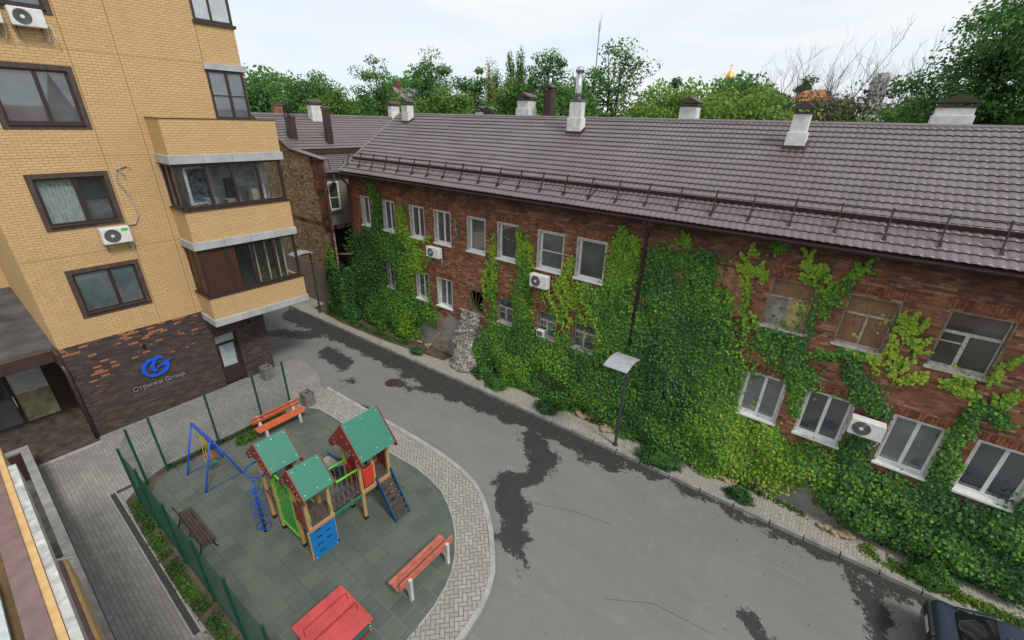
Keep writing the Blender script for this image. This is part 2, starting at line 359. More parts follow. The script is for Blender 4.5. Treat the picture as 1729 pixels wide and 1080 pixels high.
def m_herring():
    m=NT('herringbone_pavers',.85,.2); sp=m.n('ShaderNodeSeparateXYZ',{0:m.n('ShaderNodeMapping',{0:m.pos(),2:(0,0,R(45)),3:(8.5,8.5,1)}).outputs[0]})
    x,y=sp.outputs[0],sp.outputs[1]; i=m.math('FLOOR',x); j=m.math('FLOOR',y); fx=m.math('SUBTRACT',x,i); fy=m.math('SUBTRACT',y,j)
    k=m.math('FLOORED_MODULO',m.math('SUBTRACT',i,j),4)
    k1=m.math('COMPARE',k,1,.1); k2=m.math('COMPARE',k,2,.1); vert=m.math('GREATER_THAN',k,1.5)
    u=m.math('ADD',m.math('ADD',m.math('MULTIPLY',fy,vert),m.math('MULTIPLY',fx,m.math('SUBTRACT',1,vert))),m.math('ADD',k1,k2))
    v=m.math('ADD',m.math('MULTIPLY',fx,vert),m.math('MULTIPLY',fy,m.math('SUBTRACT',1,vert)))
    d=m.math('MINIMUM',m.math('MINIMUM',u,m.math('SUBTRACT',2,u)),m.math('MINIMUM',v,m.math('SUBTRACT',1,v)))
    joint=m.ramp(d,(.05,1.),(.11,0.))
    idx=m.math('SUBTRACT',i,k1); idy=m.math('SUBTRACT',j,k2)
    wn_=m.n('ShaderNodeTexWhiteNoise',{0:m.n('ShaderNodeCombineXYZ',{0:idx,1:idy,2:vert}).outputs[0]},noise_dimensions='3D').outputs[0]
    c=m.mix(wn_,(.30,.29,.265),(.40,.385,.35)); c=m.mix(m.ramp(m.noise(.8,det=6),(.35,0.),(.7,.5)),c,(.25,.24,.22))
    c=m.mix(m.ramp(m.noise(7,det=5,rough=.7),(.62,0.),(.75,.35)),c,(.17,.165,.155))
    m.color(m.mix(joint,c,(.13,.125,.115))); m.bump(m.math('SUBTRACT',1,joint),.4,.006); return m.m
def m_glass(name,tint=(.02,.025,.027),rough=.03):
    m=NT(name,rough,.6); m.color(m.mix(m.ramp(m.noise(.8,det=4),(.35,0.),(.7,1.)),tint,tuple(v*2.2+.004 for v in tint)))
    m.b.inputs['IOR'].default_value=1.95; return m.m
def m_clear(name):
    m=NT(name,.02,.6); m.color((.03,.04,.042)); m.b.inputs['Alpha'].default_value=.16; m.b.inputs['IOR'].default_value=1.5; return m.m
def m_wood(name,c1,c2,rough=.6,sc=(3,3,.6)):
    m=NT(name,rough,.35); p=m.n('ShaderNodeMapping',{0:m.pos(),3:sc}).outputs[0]
    g=m.noise(9,vec=p,det=6,rough=.6,dist=.6); m.color(m.mix(m.ramp(g,(.35,0.),(.65,1.)),c1,c2)); m.bump(g,.15,.005); return m.m
def m_leaf(name,stops,rough=.55):
    m=NT(name,rough,.3); a=m.n('ShaderNodeAttribute',attribute_name='tone').outputs['Fac']
    m.color(m.ramp(a,*stops)); 
    tr=m.n('ShaderNodeBsdfTranslucent'); m.put(tr.inputs[0],m.ramp(a,*[(p,tuple(min(1,v*1.5) for v in c)) for p,c in stops]))
    mxs=m.n('ShaderNodeMixShader',{0:.28}); out=[n for n in m.t.nodes if n.type=='OUTPUT_MATERIAL'][0]
    m.t.links.new(m.b.outputs[0],mxs.inputs[1]); m.t.links.new(tr.outputs[0],mxs.inputs[2]); m.t.links.new(mxs.outputs[0],out.inputs[0]); return m.m
YB=m_yellow(); DB=m_darkbrick(); RB=m_redbrick(); RBP=m_redbrick('red_brick_band',False); RUB=m_rubble()
ROOF=m_roof('brown_metal_tile',(.134,.105,.106),(.170,.137,.140)); TRIM=plain('brown_metal_trim',(.060,.036,.033),.45,.15,5,.5)
GUARD=plain('dark_brown_steel',(.035,.022,.020),.5,.1)
ROAD=m_road(); RUBBER=m_rubber(); HERR=m_herring()
PAV=m_paver('grey_pavers',(.25,.242,.226),(.33,.318,.298),(.16,.153,.143)); SIDE=m_paver('sidewalk_pavers',(.33,.31,.27),(.40,.375,.325),(.17,.155,.13),.2,.1,R(90))
TILE=plain('brown_entrance_tile',(.095,.072,.060),.6,.35,3)
CONC=plain('concrete',(.36,.355,.34),.85,.15,2.5,.2,0,.25); CONCD=plain('dark_concrete',(.17,.165,.155),.9,.2,3,.2,0,.25); SLAB=plain('grey_slab_trim',(.42,.435,.44),.75,.12,2,.25,0,.15)
EARTH=plain('earth',(.10,.082,.06),.95,.3,2,.1,0,.5)
PVC=plain('white_pvc',(.74,.74,.72),.45,.06,4,.4); OLDW=plain('old_white_paint',(.50,.48,.43),.75,.25,9,.25,0,.3); PLAST=plain('pale_plaster',(.50,.48,.44),.85,.22,5,.15,0,.4)
BRF=plain('brown_window_frame',(.045,.028,.025),.4,.1,4,.45); SUR=None
GLASS=m_glass('dark_window_glass',(.040,.046,.050)); GLASSL=m_glass('hazy_window_glass',(.085,.095,.10),.05); GLASSB=m_glass('reflecting_window_glass',(.06,.075,.082),.02); CLEAR=m_clear('balcony_glass')
WHITE=plain('white_enamel',(.72,.72,.70),.45,.08,5,.4); BLACK=plain('black_plastic',(.02,.02,.02),.5,.1); GREYP=plain('grey_metal',(.16,.165,.17),.4,.12,8,.5,.3)
CUR=plain('pale_curtain',(.50,.60,.57),.8,.15,7)
# ------------------------------------------------------------ ground, road and pavings
KERB=[(-60,11.6),(-30,12.2),(-25.3,12.40),(-15.6,12.72),(-9.3,12.95),(-3.5,13.05),(.84,13.09),(4.6,13.15),(14,13.3)]
RING_OUT=[(-16.85,8.42),(-13.9,8.51),(-12.4,8.58),(-10.6,8.64),(-9.3,8.60),(-8.4,8.50),(-7.65,8.32),(-7.05,8.02),(-6.5,7.63),(-6.0,7.2),(-5.48,6.65),(-5.15,6.25),(-4.92,5.8),(-4.77,5.3),(-4.70,4.7),(-4.67,4.2),(-4.67,-3)]
RUB_EDGE=[(-16.36,2.2),(-16.38,5.05),(-16.3,6.6),(-16.1,7.1),(-15.67,7.36),(-14.7,7.43),(-12.5,7.45),(-11.0,7.55),(-9.8,7.62),(-9.0,7.56),(-8.3,7.42),(-7.7,7.15),(-7.2,6.85),(-6.75,6.5),(-6.3,6.02),(-6.0,5.6),(-5.82,5.15),(-5.68,4.6),(-5.62,4.0),(-5.6,1.3),(-8,1.32),(-12,1.25),(-15.2,1.2),(-16.0,1.6)]
def sheet(name,poly,z,mat):
    tri=tessellate_polygon([[Vector((u,v,0)) for u,v in poly]])
    m=MB(); m.add([(u,v,z) for u,v in poly],[tuple(t) for t in tri]); return tag(m.build(name,mat),kind='structure')
b=MB()
for q in ((-2000,2000,-2000,-1.6),(-2000,2000,-.76,2000),(-2000,-19.9,-1.6,-.76),(-4,2000,-1.6,-.76)): b.quad((q[0],q[2],-.16),(q[1],q[2],-.16),(q[1],q[3],-.16),(q[0],q[3],-.16))
GRND=NT('open_ground',.95,.1); GRND.color(GRND.mix(GRND.ramp(GRND.noise(.05,det=6),(.4,0.),(.6,1.)),(.06,.085,.03),(.12,.115,.075)))
tag(b.build('ground',GRND.m),kind='structure')
# road: fine grid carrying the outline of the damp patches
def sdseg(X,Y,a,b_,ra,rb):
    dx,dy=b_[0]-a[0],b_[1]-a[1]; L=dx*dx+dy*dy+1e-9
    t=np.clip(((X-a[0])*dx+(Y-a[1])*dy)/L,0,1); return np.hypot(X-a[0]-t*dx,Y-a[1]-t*dy)-(ra+(rb-ra)*t)
gx=np.arange(-45,13.01,.1); gy=np.arange(-.2,13.61,.1); GX,GY=np.meshgrid(gx,gy)
caps=[((-26,12.0),(-20,12.2),.9,.65),((-20,12.2),(-13,12.3),.6,.75),((-13,12.3),(-9,12.6),.8,.75),((-9,12.6),(-5,12.7),.75,.5),((-5,12.9),(2,13.0),.12,.2),((2,13.0),(9,13.1),.3,.25),
 ((-20.2,10.5),(-18.6,10.4),.45,.5),((-18.9,10.2),(-17.9,10.1),.3,.15),((-24.5,9.8),(-22.5,11.2),.5,.5),((-15,10.8),(-14.6,10.8),.3,.25),((-14,11),(-13,11.7),.25,.3),((-7.6,11.8),(-6.4,10.9),.5,.55),((-6.4,10.9),(-6.3,10.0),.4,.35),((-6.2,10),(-7.,9.1),.3,.35),
 ((-6.9,9.2),(-5.9,8.4),.4,.5),((-6.2,8.3),(-5.3,7.7),.4,.35),((-5.6,7.6),(-4.6,7.2),.25,.22),((3.2,12.5),(3.6,11.6),.3,.3),((3.6,11.6),(3.7,10.6),.25,.25),((.9,9.4),(2.,8.6),.2,.35),((-17,9.4),(-16.5,9.9),.12,.1),((-14.6,8.8),(-13.4,8.72),.1,.05),((-5.2,12.4),(-4.2,12.3),.4,.3)]
wet=np.full(GX.shape,9.)
for a,b_,ra,rb in caps: wet=np.minimum(wet,sdseg(GX,GY,a,b_,ra,rb))
ky=np.interp(GX,[k[0] for k in KERB],[k[1] for k in KERB]); wet=np.minimum(wet,(ky-GY)-.05)
n0,n1_=GX.shape; V=np.stack([GX,GY,np.full(GX.shape,-.10)],-1).reshape(-1,3); ii=np.arange(n0*n1_).reshape(n0,n1_)
Fq=np.stack([ii[:-1,:-1],ii[:-1,1:],ii[1:,1:],ii[1:,:-1]],-1).reshape(-1,4)
tag(raw_mesh('road',V,Fq,ROAD,attr={'wet':wet.ravel()}),kind='structure')
m=MB()
for pts in ([(-16.75,8.45),(-16.5,9.1),(-16.85,10.1),(-17.0,11.1)],[(-12.0,9.3),(-10.9,8.9),(-9.6,9.0)],[(-6.0,8.9),(-4.4,9.6),(-3.2,9.9)],[(-2.3,7.6),(-1.2,8.3),(.3,8.5)]):
    for a,b_ in zip(pts,pts[1:]): m.beam((*a,-.0975),(*b_,-.0975),.011,.001)
tag(m.build('road_crack',plain('crack',(.05,.05,.05),.9)),kind='structure')
# pavings
sheet('yard_paving',[(-20.5,-.6),(-4.8,-.6),(-4.8,4)]+[p for p in RING_OUT if p[1]>4.1][::-1]+[(-17.2,8.4),(-18.5,9.0),(-20.6,9.1)],0,PAV)
sheet('entrance_paving',[(-31,-8),(-20.16,-8),(-20.16,1.12),(-31,1.12)],.004,TILE)
m=MB(); m.box(-20.15,-19.98,-.57,1.12,-.05,.03); tag(m.build('paving_edge',CONC),kind='structure')
ring=[p for p in RING_OUT]+[(-5.6,-3),(-5.6,4.0)]+[p for p in RUB_EDGE if p[0]>-16.3 and p[1]>4.1][::-1]+[(-16.38,6.6),(-16.8,7.6)]
sheet('walkway',ring,.005,HERR)
sheet('playground_surface',RUB_EDGE,.010,RUBBER)
def strip(name,path,w,z0,z1,mat,side=1,gap=None):
    m=MB(); P=[Vector((*p,0)) for p in path]; rail=[]
    for i,p in enumerate(P):
        t=(P[min(i+1,len(P)-1)]-P[max(i-1,0)]).normalized(); nrm=Vector((-t.y,t.x,0))*side; rail.append((p,p+nrm*w))
    for (a,b_),(c,d) in zip(rail,rail[1:]):
        L=(c-a).length; k=max(1,round(L/1.0))
        for q in range(k):
            f0,f1=q/k,(q+1)/k-.008/max(L/k,.01)*1
            a0,a1=a.lerp(c,f0),a.lerp(c,f1); b0,b1=b_.lerp(d,f0),b_.lerp(d,f1)
            m.add([(a0.x,a0.y,z0),(a1.x,a1.y,z0),(b1.x,b1.y,z0),(b0.x,b0.y,z0),(a0.x,a0.y,z1),(a1.x,a1.y,z1),(b1.x,b1.y,z1),(b0.x,b0.y,z1)],[(0,3,2,1),(4,5,6,7),(0,1,5,4),(1,2,6,5),(2,3,7,6),(3,0,4,7)])
    return tag(m.build(name,mat),kind='structure')
strip('walkway_kerb',RING_OUT,.15,-.2,.03,CONC,1)
strip('playground_kerb',[p for p in RUB_EDGE if p[0]>-16.3 and p[1]>4.1 or p==(-5.62,4.0)],.05,-.05,.022,CONC,1)
strip('sidewalk_kerb',KERB,.14,-.2,.03,plain('kerb_concrete',(.29,.285,.27),.85,.2,3,.2,0,.25),1)
sheet('sidewalk',[(x,y+.14) for x,y in KERB]+[(14,14.7),(-60,14.7)],.004,SIDE)
# drain channel along the planted strip
m=MB(); m.box(-16.6,-9.7,.56,.70,-.02,.012); m.box(-16.64,-16.5,.70,1.15,-.02,.012); tag(m.build('drain_channel',plain('drain_iron',(.05,.05,.052),.6,.2,9,.4,0,.3)),kind='structure')
m=MB(); m.box(-16.75,-9.6,.53,.56,-.02,.02); m.box(-16.75,-9.6,.70,.73,-.02,.02); tag(m.build('drain_edge',CONC),kind='structure')
sheet('planting_bed',[(-15.9,.80),(-14.5,.74),(-11,.74),(-7,.95),(-5.6,1.0),(-5.6,1.3),(-8,1.32),(-12,1.25),(-15.2,1.2),(-16.0,1.6),(-16.36,2.2),(-16.37,6.3),(-16.75,6.5),(-16.8,2.2),(-16.4,1.3)],.008,EARTH)
sheet('planting_bed',[(-22.5,12.95),(-18.3,13.2),(-14.5,13.7),(-14.5,14.4),(-26,14.4),(-26,13.2)],.010,EARTH)

# ------------------------------------------------------------ brick building
BX0,BX1=-22.15,10.5; WY=14.4; EZ=8.78; EY=13.9; RY,RZ=19.8,11.67
BB=thing('brick_building',(-6,14.4,0),'long two storey old red brick house under a brown metal tile roof','building')
wins=[ # x0,x1,z0,z1,kind
 (-21.2,-20.3,6.0,7.55,'two'),(-19.35,-18.42,6.0,7.55,'two'),(-17.2,-16.2,6.0,7.55,'two'),(-15.45,-14.42,6.0,7.55,'two'),(-13.3,-12.3,6.0,7.55,'one'),(-11.55,-10.52,6.0,7.55,'one'),(-9.45,-8.3,6.0,7.55,'bars'),(-7.66,-6.5,6.0,7.55,'one'),
 (-1.12,0.05,5.98,7.5,'board'),(.75,1.88,5.98,7.48,'board'),(2.78,3.95,6.0,7.56,'old'),(4.62,5.8,6.0,7.56,'old'),(6.6,7.7,6.0,7.5,'old'),
 (-19.45,-18.7,2.75,4.2,'two'),(-17.05,-16.12,2.7,4.2,'two'),(-15.45,-14.46,2.7,4.2,'two'),(-13.3,-12.35,2.95,4.15,'grille'),(-11.55,-10.6,2.95,4.15,'old'),(-9.3,-8.35,2.95,4.15,'old'),(-7.56,-6.5,2.95,4.15,'old'),
 (-1.06,0.05,2.74,4.3,'two'),(.65,1.77,2.74,4.3,'two'),(2.7,3.8,2.72,4.33,'two'),(4.4,5.55,2.72,4.33,'two'),(6.5,7.6,2.72,4.33,'two')]
m=MB(); m.wall(FY(WY),BX0,BX1,0,9.0,[w[:4] for w in wins],0,.32)
m.box(BX0,BX0+.32,WY+.32,25.5,0,9.0); m.box(BX0+.32,BX1,25.2,25.5,0,9.0)
m.add([(BX0,WY,9.0),(BX0,25.2,9.0),(BX0,19.8,11.6)],[(0,1,2)])
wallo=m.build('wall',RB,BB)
m=MB()
for x in (-4.7,-2.85): m.box(x,x+1.25,WY-.03,WY,6.05,7.55)      # bricked-up openings
m.build('blocked_opening',plain('rough_render_infill',(.33,.16,.10),.9,.35,5,.1,0,.6),BB)
LNT=[plain('lintel_brick',(.25,.105,.06),.9,.35,8,.1,0,.4),plain('lintel_brick_dark',(.17,.072,.046),.9,.35,8,.1,0,.4)]
for w in wins:      # brick-on-edge lintels
    if w[4]!='grille':
        m=MB(); x0,x1,z=w[0]-.12,w[1]+.12,w[3]+.06; n=int((x1-x0)/.085)
        for i in range(n):
            x=x0+(x1-x0)*i/n; r=random.uniform(-.006,.008); m.cm=random.choice((0,0,1)); m.box(x+.001,x+(x1-x0)/n-.012,WY-.014-r,WY+.05,z+.004,z+.24+r)
        m.build('lintel',LNT,BB)
m=MB(); m.box(BX0+.32,BX1,18,18.1,.2,8.8); m.box(BX0+.3,BX1,WY+.33,18,4.9,5.1); m.build('room_wall',plain('dark_room_wall',(.05,.046,.04),.9),BB)
for i,(x0,x1,z0,z1,kd) in enumerate(wins):
    y=WY+.15; fr=MB(); fm=plain('brown_grey_old_frame',(.42,.37,.30),.8,.3,7,.2,0,.3) if kd=='board' else OLDW if kd=='old' else PVC; t=.055
    if kd=='grille':
        fr.wall(FY(y),x0,x1,z0,z1,[(x0+t,x1-t,z0+t,z1-t)],0,.06)
        wo_=fr.build('window',plain('grey_old_frame',(.12,.11,.10),.7),BB,label='barred ground floor window with a rusty sunburst grille')
        g=MB(); cx,cz=(x0+x1)/2,z0+.15
        for k in range(11):
            a=R(8+k*16.4); g.tube([(cx,WY-.02,cz),(cx+math.cos(a)*min((x1-x0)/2/max(abs(math.cos(a)),.01),(z1-z0-.15)/max(math.sin(a),.01)),WY-.02,cz+math.sin(a)*min((x1-x0)/2/max(abs(math.cos(a)),.01),(z1-z0-.15)/max(math.sin(a),.01)))],.012,5)
        g.wall(FY(WY-.03),x0,x1,z0,z1,[(x0+.03,x1-.03,z0+.03,z1-.03)],0,.02); g.build('grille',plain('rusty_iron',(.22,.15,.09),.8,.3,9),wo_)
    else:
        gz=z0+.02; holes=[]
        xs=[x0+.03]; 
        if kd=='one': holes=[(x0+.10,x1-.10,z0+.10,z1-.10)]
        elif kd=='bars': holes=[(x0+.10,x1-.10,z0+.10,(z0+z1)/2-.04),(x0+.10,x1-.10,(z0+z1)/2-.01,z1-.10)]
        elif kd=='two': c=(x0+x1)/2; holes=[(x0+.08,c-.045,z0+.10,z1-.08),(c+.045,x1-.08,z0+.10,z1-.08)]
        elif kd=='old': c=x0+(x1-x0)*.45; zc=z0+(z1-z0)*.62; holes=[(x0+.07,c-.04,z0+.08,zc-.28),(x0+.07,c-.04,zc-.25,zc-.04),(c+.04,x1-.07,z0+.08,zc-.04),(x0+.07,x1-.07,zc+.04,z1-.07)]
        else: c=x0+(x1-x0)*.5; zc=z0+(z1-z0)*.62; holes=[(x0+.06,c-.03,z0+.07,zc-.03),(c+.03,x1-.06,z0+.07,zc-.03),(x0+.06,x1-.06,zc+.03,z1-.06)]
        fr.wall(FY(y),x0+.0,x1-.0,z0,z1,holes,0,.07)
        lb={'board':'old wooden window boarded up with brown sheets','old':'old wooden window with flaking white paint'}.get(kd)
        wo_=fr.build('window',fm,BB,bevel=.006,label=lb)
        p=MB()
        if kd=='board':
            for h in holes: p.box(h[0]-.01,h[1]+.01,y+.045,y+.06,h[2]-.01,h[3]+.01)
            p.build('boarding',[m_wood('stained_board',(.19,.095,.05),(.31,.18,.10)),plain('yellowed_board',(.52,.40,.17),.8,.3,4)][0 if i%2 else 0],wo_)
            if x0<0:
                q=MB(); q.box(holes[1][0],holes[1][1],y+.035,y+.042,holes[1][2],holes[1][3]-.02); q.build('panel',plain('yellowed_board',(.50,.38,.15),.8,.3,4),wo_)
                q=MB(); q.box(holes[0][0],holes[0][1],y+.035,y+.042,holes[0][2],holes[0][3]-.02); q.build('panel',plain('grey_board',(.33,.31,.26),.8,.3,4),wo_)
        else:
            for h in holes: p.box(h[0]-.01,h[1]+.01,y+.030,y+.036,h[2]-.01,h[3]+.01)
            p.build('pane',GLASSL if i in(4,6,9,12,15,20,22,24) else GLASS,wo_)
            if kd in('two','one') and i%3!=1:
                q=MB(); h=holes[-1 if i%2 else 0]; w_=(h[1]-h[0])
                n=6
                for k in range(n):
                    a=h[0]+w_*.35*k/n; q.box(a,a+w_*.35/n*.8,y+.0365,y+.05,h[2],h[3])
                q.build('curtain',plain('net_curtain',(.42,.41,.38),.8) if i%2 else plain('beige_curtain',(.38,.29,.18),.8),wo_)
    s=MB()
    if kd in('two','one','bars'):
        s.box(x0-.07,x1+.07,WY-.10,WY-.008,z0-.045,z0+.022); s.box(x0+.002,x1-.002,WY-.008,y-.002,z0+.002,z0+.024); s.build('sill',WHITE,wo_,bevel=.005)
        s=MB(); s.wall(FY(WY-.006),x0-.045,x1+.045,z0-.01,z1+.05,[(x0+.004,x1-.004,z0,z1-.004)],0,.03)
        s.box(x0,x0+.018,WY,y,z0,z1-.002); s.box(x1-.018,x1,WY,y,z0,z1-.002); s.box(x0+.018,x1-.018,WY,y,z1-.02,z1-.002); s.build('reveal',PLAST,wo_)
    else:
        s.box(x0-.03,x1+.03,WY-.03,WY-.004,z0-.06,z0+.02); s.box(x0+.002,x1-.002,WY-.004,y-.002,z0+.002,z0+.022); s.build('sill',OLDW,wo_)
        s=MB(); s.box(x0,x0+.04,WY+.002,y,z0,z1-.002); s.box(x1-.04,x1,WY+.002,y,z0,z1-.002); s.box(x0+.04,x1-.04,WY+.002,y,z1-.04,z1-.002); s.build('reveal',plain('weathered_wood',(.23,.19,.14),.85,.3,6,.15,0,.4),wo_)
# roof tiles as real relief
def tile_roof(name,org,ud,vd,U,Lv,u_start,parent,step=.35,wave=.2,ns=8,mat=None,course=.034,amp=.024):
    ud,vd=Vector(ud).normalized(),Vector(vd).normalized(); nv=ud.cross(vd).normalized(); nv=nv if nv.z>0 else -nv
    nu=int(U/wave*ns)+1; nc=int(math.ceil(Lv/step)); us=np.linspace(0,U,nu)
    Ps=[];Fs=[];base=0
    for c in range(nc):
        fr=((0,course-.006),(0,course),(.35,course*.72),(.7,course*.42),(1.0,course*.16),(1.12,course*.02))
        vrow=np.array([min((c+f)*step,Lv) for f,h in fr]); hrow=np.array([h for f,h in fr])
        if (c*step)>=Lv-.02: break
        UU,VV=np.meshgrid(us,vrow); HH=np.meshgrid(us,hrow)[1]+amp*(np.abs(np.sin(np.pi*UU/wave))**.8)+.004*np.sin(UU*1.7+VV)
        lim=u_start(VV); UU=np.maximum(UU,lim)
        P=np.array(org)[None,None,:]+UU[...,None]*np.array(ud)+VV[...,None]*np.array(vd)+HH[...,None]*np.array(nv)
        n0,n1=UU.shape; ii=np.arange(n0*n1).reshape(n0,n1)+base; base+=n0*n1
        F=np.stack([ii[:-1,:-1],ii[:-1,1:],ii[1:,1:],ii[1:,:-1]],-1); keep=(UU[:-1,1:]>lim[:-1,1:]+1e-6)|(UU[1:,1:]>lim[1:,1:]+1e-6)
        Ps.append(P.reshape(-1,3)); Fs.append(F[keep].reshape(-1,4))
    return raw_mesh(name,np.concatenate(Ps),np.concatenate(Fs),mat or ROOF,parent)
sl=Vector((0,RY-EY,RZ-EZ)); SL=sl.length
verge0,verge1=-22.15,-23.95
rf=tile_roof('roof',(-24,EY,EZ),(1,0,0),sl,34.6,SL,lambda v:(verge0+24)+(verge1-verge0)*v/SL,BB)
m=MB(); m.add([(verge0,EY,EZ-.05),(BX1,EY,EZ-.05),(BX1,RY,RZ-.05),(verge1,RY,RZ-.05),(verge1,25.7,EZ-.05),(BX1,25.7,EZ-.05)],[(0,1,2,3),(3,2,5,4)]); m.build('roof_deck',TRIM,BB)
m=MB(); m.box(verge0,BX1,EY-.0,WY+.02,EZ-.12,EZ-.07); m.build('soffit',plain('dark_timber',(.05,.035,.028),.85),BB)
m=MB(); m.tube([(verge1-.02,RY,RZ-.0),(BX1,RY,RZ-.0)],.085,10); m.build('ridge_cap',plain('ridge_cap_metal',(.17,.145,.15),.4,.12,5,.5),BB)
vd=sl.normalized(); up_n=Vector((0,-vd.z,vd.y))
def onroof(x,y,h=0): z=EZ+(y-EY)*(RZ-EZ)/(RY-EY); p=Vector((x,y,z))+up_n*h; return p
m=MB(); m.beam(onroof(verge0-.02,EY,.03),onroof(verge1-.02,RY,.03),.14,.06,up_n); m.build('verge_trim',plain('ridge_cap_metal',(.17,.145,.15)),BB)
m=MB(); 
g=[(EY-.075+.075*math.cos(a),EZ-.06+.075*math.sin(a)) for a in [math.pi+math.pi*k/8 for k in range(9)]]+[(EY-.0,EZ-.055),(EY-.15,EZ-.055)][0:0]
m.prism(g+[(EY+.0,EZ-.05),(EY-.15,EZ-.05)],lambda u,v,t:(t,u,v),verge0-.05,BX1); m.build('gutter',GUARD,BB)
m=MB(); m.tube([(-5.05,EY-.08,EZ-.1),(-5.05,EY+.1,EZ-.35),(-5.05,WY-.1,EZ-.6),(-5.05,WY-.1,.2)],.055,10)
for z in (2.5,4.6,6.7): m.tube([(-5.05,WY-.1,z),(-5.05,WY-.1,z+.06)],.066,10)
m.build('downpipe',TRIM,BB,smooth=True)
m=MB(); m.tube([(-22.05,EY-.08,EZ-.1),(-22.1,EY+.1,EZ-.4),(-22.12,WY-.1,EZ-.7),(-22.12,WY-.1,.7),(-22.0,WY-.35,.35)],.06,10); m.build('downpipe',TRIM,BB,smooth=True)
# snow guard: solid fascia strip, two rails, brackets
m=MB()
for y,h in ((14.80,.05),): 
    m.beam(onroof(verge0-.2,15.0,.10),onroof(BX1,15.0,.10),.016,.15,up_n)
    m.beam(onroof(verge0-.2,15.02,.03),onroof(BX1,15.02,.03),.10,.012,up_n)
sg=m.build('snow_guard',TRIM,BB)
r=MB(); r.tube([onroof(verge0+.1,14.72,.62),onroof(BX1,14.72,.62)],.011,6); r.tube([onroof(verge0+.1,14.80,.36),onroof(BX1,14.80,.36)],.009,6); r.build('rail',GUARD,sg)
for k in range(31):
    x=-22.1+1.05*k if k>3 else -22.08+1.06*k
    if x>9.9: break
    p=MB(); a=onroof(x,14.38,.02); top=onroof(x,14.62,.0)+Vector((0,0.02,.62)); p.beam(a,top,.042,.035,(1,0,0)); p.beam(onroof(x,14.30,.03),onroof(x,15.0,.03),.05,.012,up_n)
    p.add([onroof(x-.05,14.28,.03),onroof(x+.05,14.28,.03),onroof(x+.02,14.42,.16),onroof(x-.02,14.42,.16)],[(0,1,2,3)]); p.beam(onroof(x,14.98,.05),top,.012,.012,(1,0,0)) if k%6==2 else None
    p.build('post',GUARD,sg)
# chimneys
def cap_mb(x0,x1,y0,y1,z,h=.12,rise=.22,over=.1,axis='x'):
    m=MB(); 
    for x in (x0+.03,x1-.03):
        for y in (y0+.03,y1-.03): m.box(x-.015,x+.015,y-.015,y+.015,z,z+h)
    X0,X1,Y0,Y1=x0-over,x1+over,y0-over,y1+over; zb=z+h
    if axis=='x': r0,r1=(( (X0+X1)/2,Y0,zb+rise),((X0+X1)/2,Y1,zb+rise))
    else: r0,r1=((X0,(Y0+Y1)/2,zb+rise),(X1,(Y0+Y1)/2,zb+rise))
    c=[(X0,Y0,zb),(X1,Y0,zb),(X1,Y1,zb),(X0,Y1,zb)]
    vs=c+[r0,r1]+[(v[0],v[1],v[2]-.03) for v in c]
    if axis=='x': fs=[(0,4,5,3),(1,2,5,4),(0,1,4),(3,5,2)]
    else: fs=[(0,1,5,4),(3,4,5,2),(0,4,3),(1,2,5)]
    fs+=[(6,7,8,9),(0,6,7,1),(1,7,8,2),(2,8,9,3),(3,9,6,0)]
    m.add(vs,fs); m.box(x0-.02,x1+.02,y0-.02,y1+.02,z-.06,z+.01); return m
CHW=plain('white_chimney_render',(.70,.70,.68),.85,.14,4,.2,0,.3)
def chimney(x0,x1,y0,y1,zb,zt,parent,mat=CHW,step=0,cap=True,axis='x',label=None,skirt=True,**k):
    m=MB(); 
    if step: m.box(x0,x1,y0,y1,zb,zt-step); m.box(x0+.05,x1-.05,y0+.05,y1-.05,zt-step,zt)
    else: m.box(x0,x1,y0,y1,zb,zt)
    o=m.build('chimney',mat,parent,bevel=.012,label=label)
    if cap: cap_mb(x0+(.05 if step else 0),x1-(.05 if step else 0),y0+(.05 if step else 0),y1-(.05 if step else 0),zt,axis=axis,**k).build('cap',TRIM,o)
    if skirt:
        s=MB(); s.box(x0-.09,x1+.09,y0-.012,y0-.006,zb,zb+.01)
        a=onroof(x0-.1,y0-.16,.045);b_=onroof(x1+.1,y0-.16,.045);c=onroof(x1+.1,y1+.05,.045);d=onroof(x0-.1,y1+.05,.045)
        s.add([a,b_,c,d],[(0,1,2,3)]); s.add([onroof(x0-.02,y0-.02,.0),onroof(x1+.02,y0-.02,.0),onroof(x1+.02,y0-.02,.0)+Vector((0,0,.16)),onroof(x0-.02,y0-.02,.0)+Vector((0,0,.16))],[(0,1,2,3)])
        s.add([onroof(x1+.012,y0-.02,0),onroof(x1+.012,y1,0),onroof(x1+.012,y1,0)+Vector((0,0,.14)),onroof(x1+.012,y0-.02,0)+Vector((0,0,.14))],[(0,1,2,3)])
        s.build('flashing',TRIM,o)
    return o
chimney(-22.55,-22.0,18.78,19.25,11.0,12.22,BB)
c2=chimney(-10.92,-10.22,18.42,18.85,10.8,12.3,BB,step=.62,cap=False,label='white chimney carrying a tall shiny steel flue')
m=MB(); m.box(-10.87,-10.27,18.47,18.80,12.3,12.42); m.build('collar',GREYP,c2)
STEEL=NT('polished_steel',.22,.5,1.); STEEL.color(STEEL.mix(STEEL.noise(6),(.35,.36,.37),(.6,.6,.61))); STEEL=STEEL.m
m=MB(); m.tube([(-10.57,18.63,12.4),(-10.57,18.63,12.7),(-10.57,18.63,13.45)],[.19,.14,.14],16); m.sphere((-10.57,18.63,13.52),.19,16,10,sz=.8); m.build('flue',STEEL,c2,smooth=True)
chimney(-2.22,-1.62,18.1,18.5,10.7,12.0,BB,step=.6,rise=.2)
chimney(-15.8,-14.95,21.1,21.9,10.8,12.55,BB,step=.45,skirt=False)
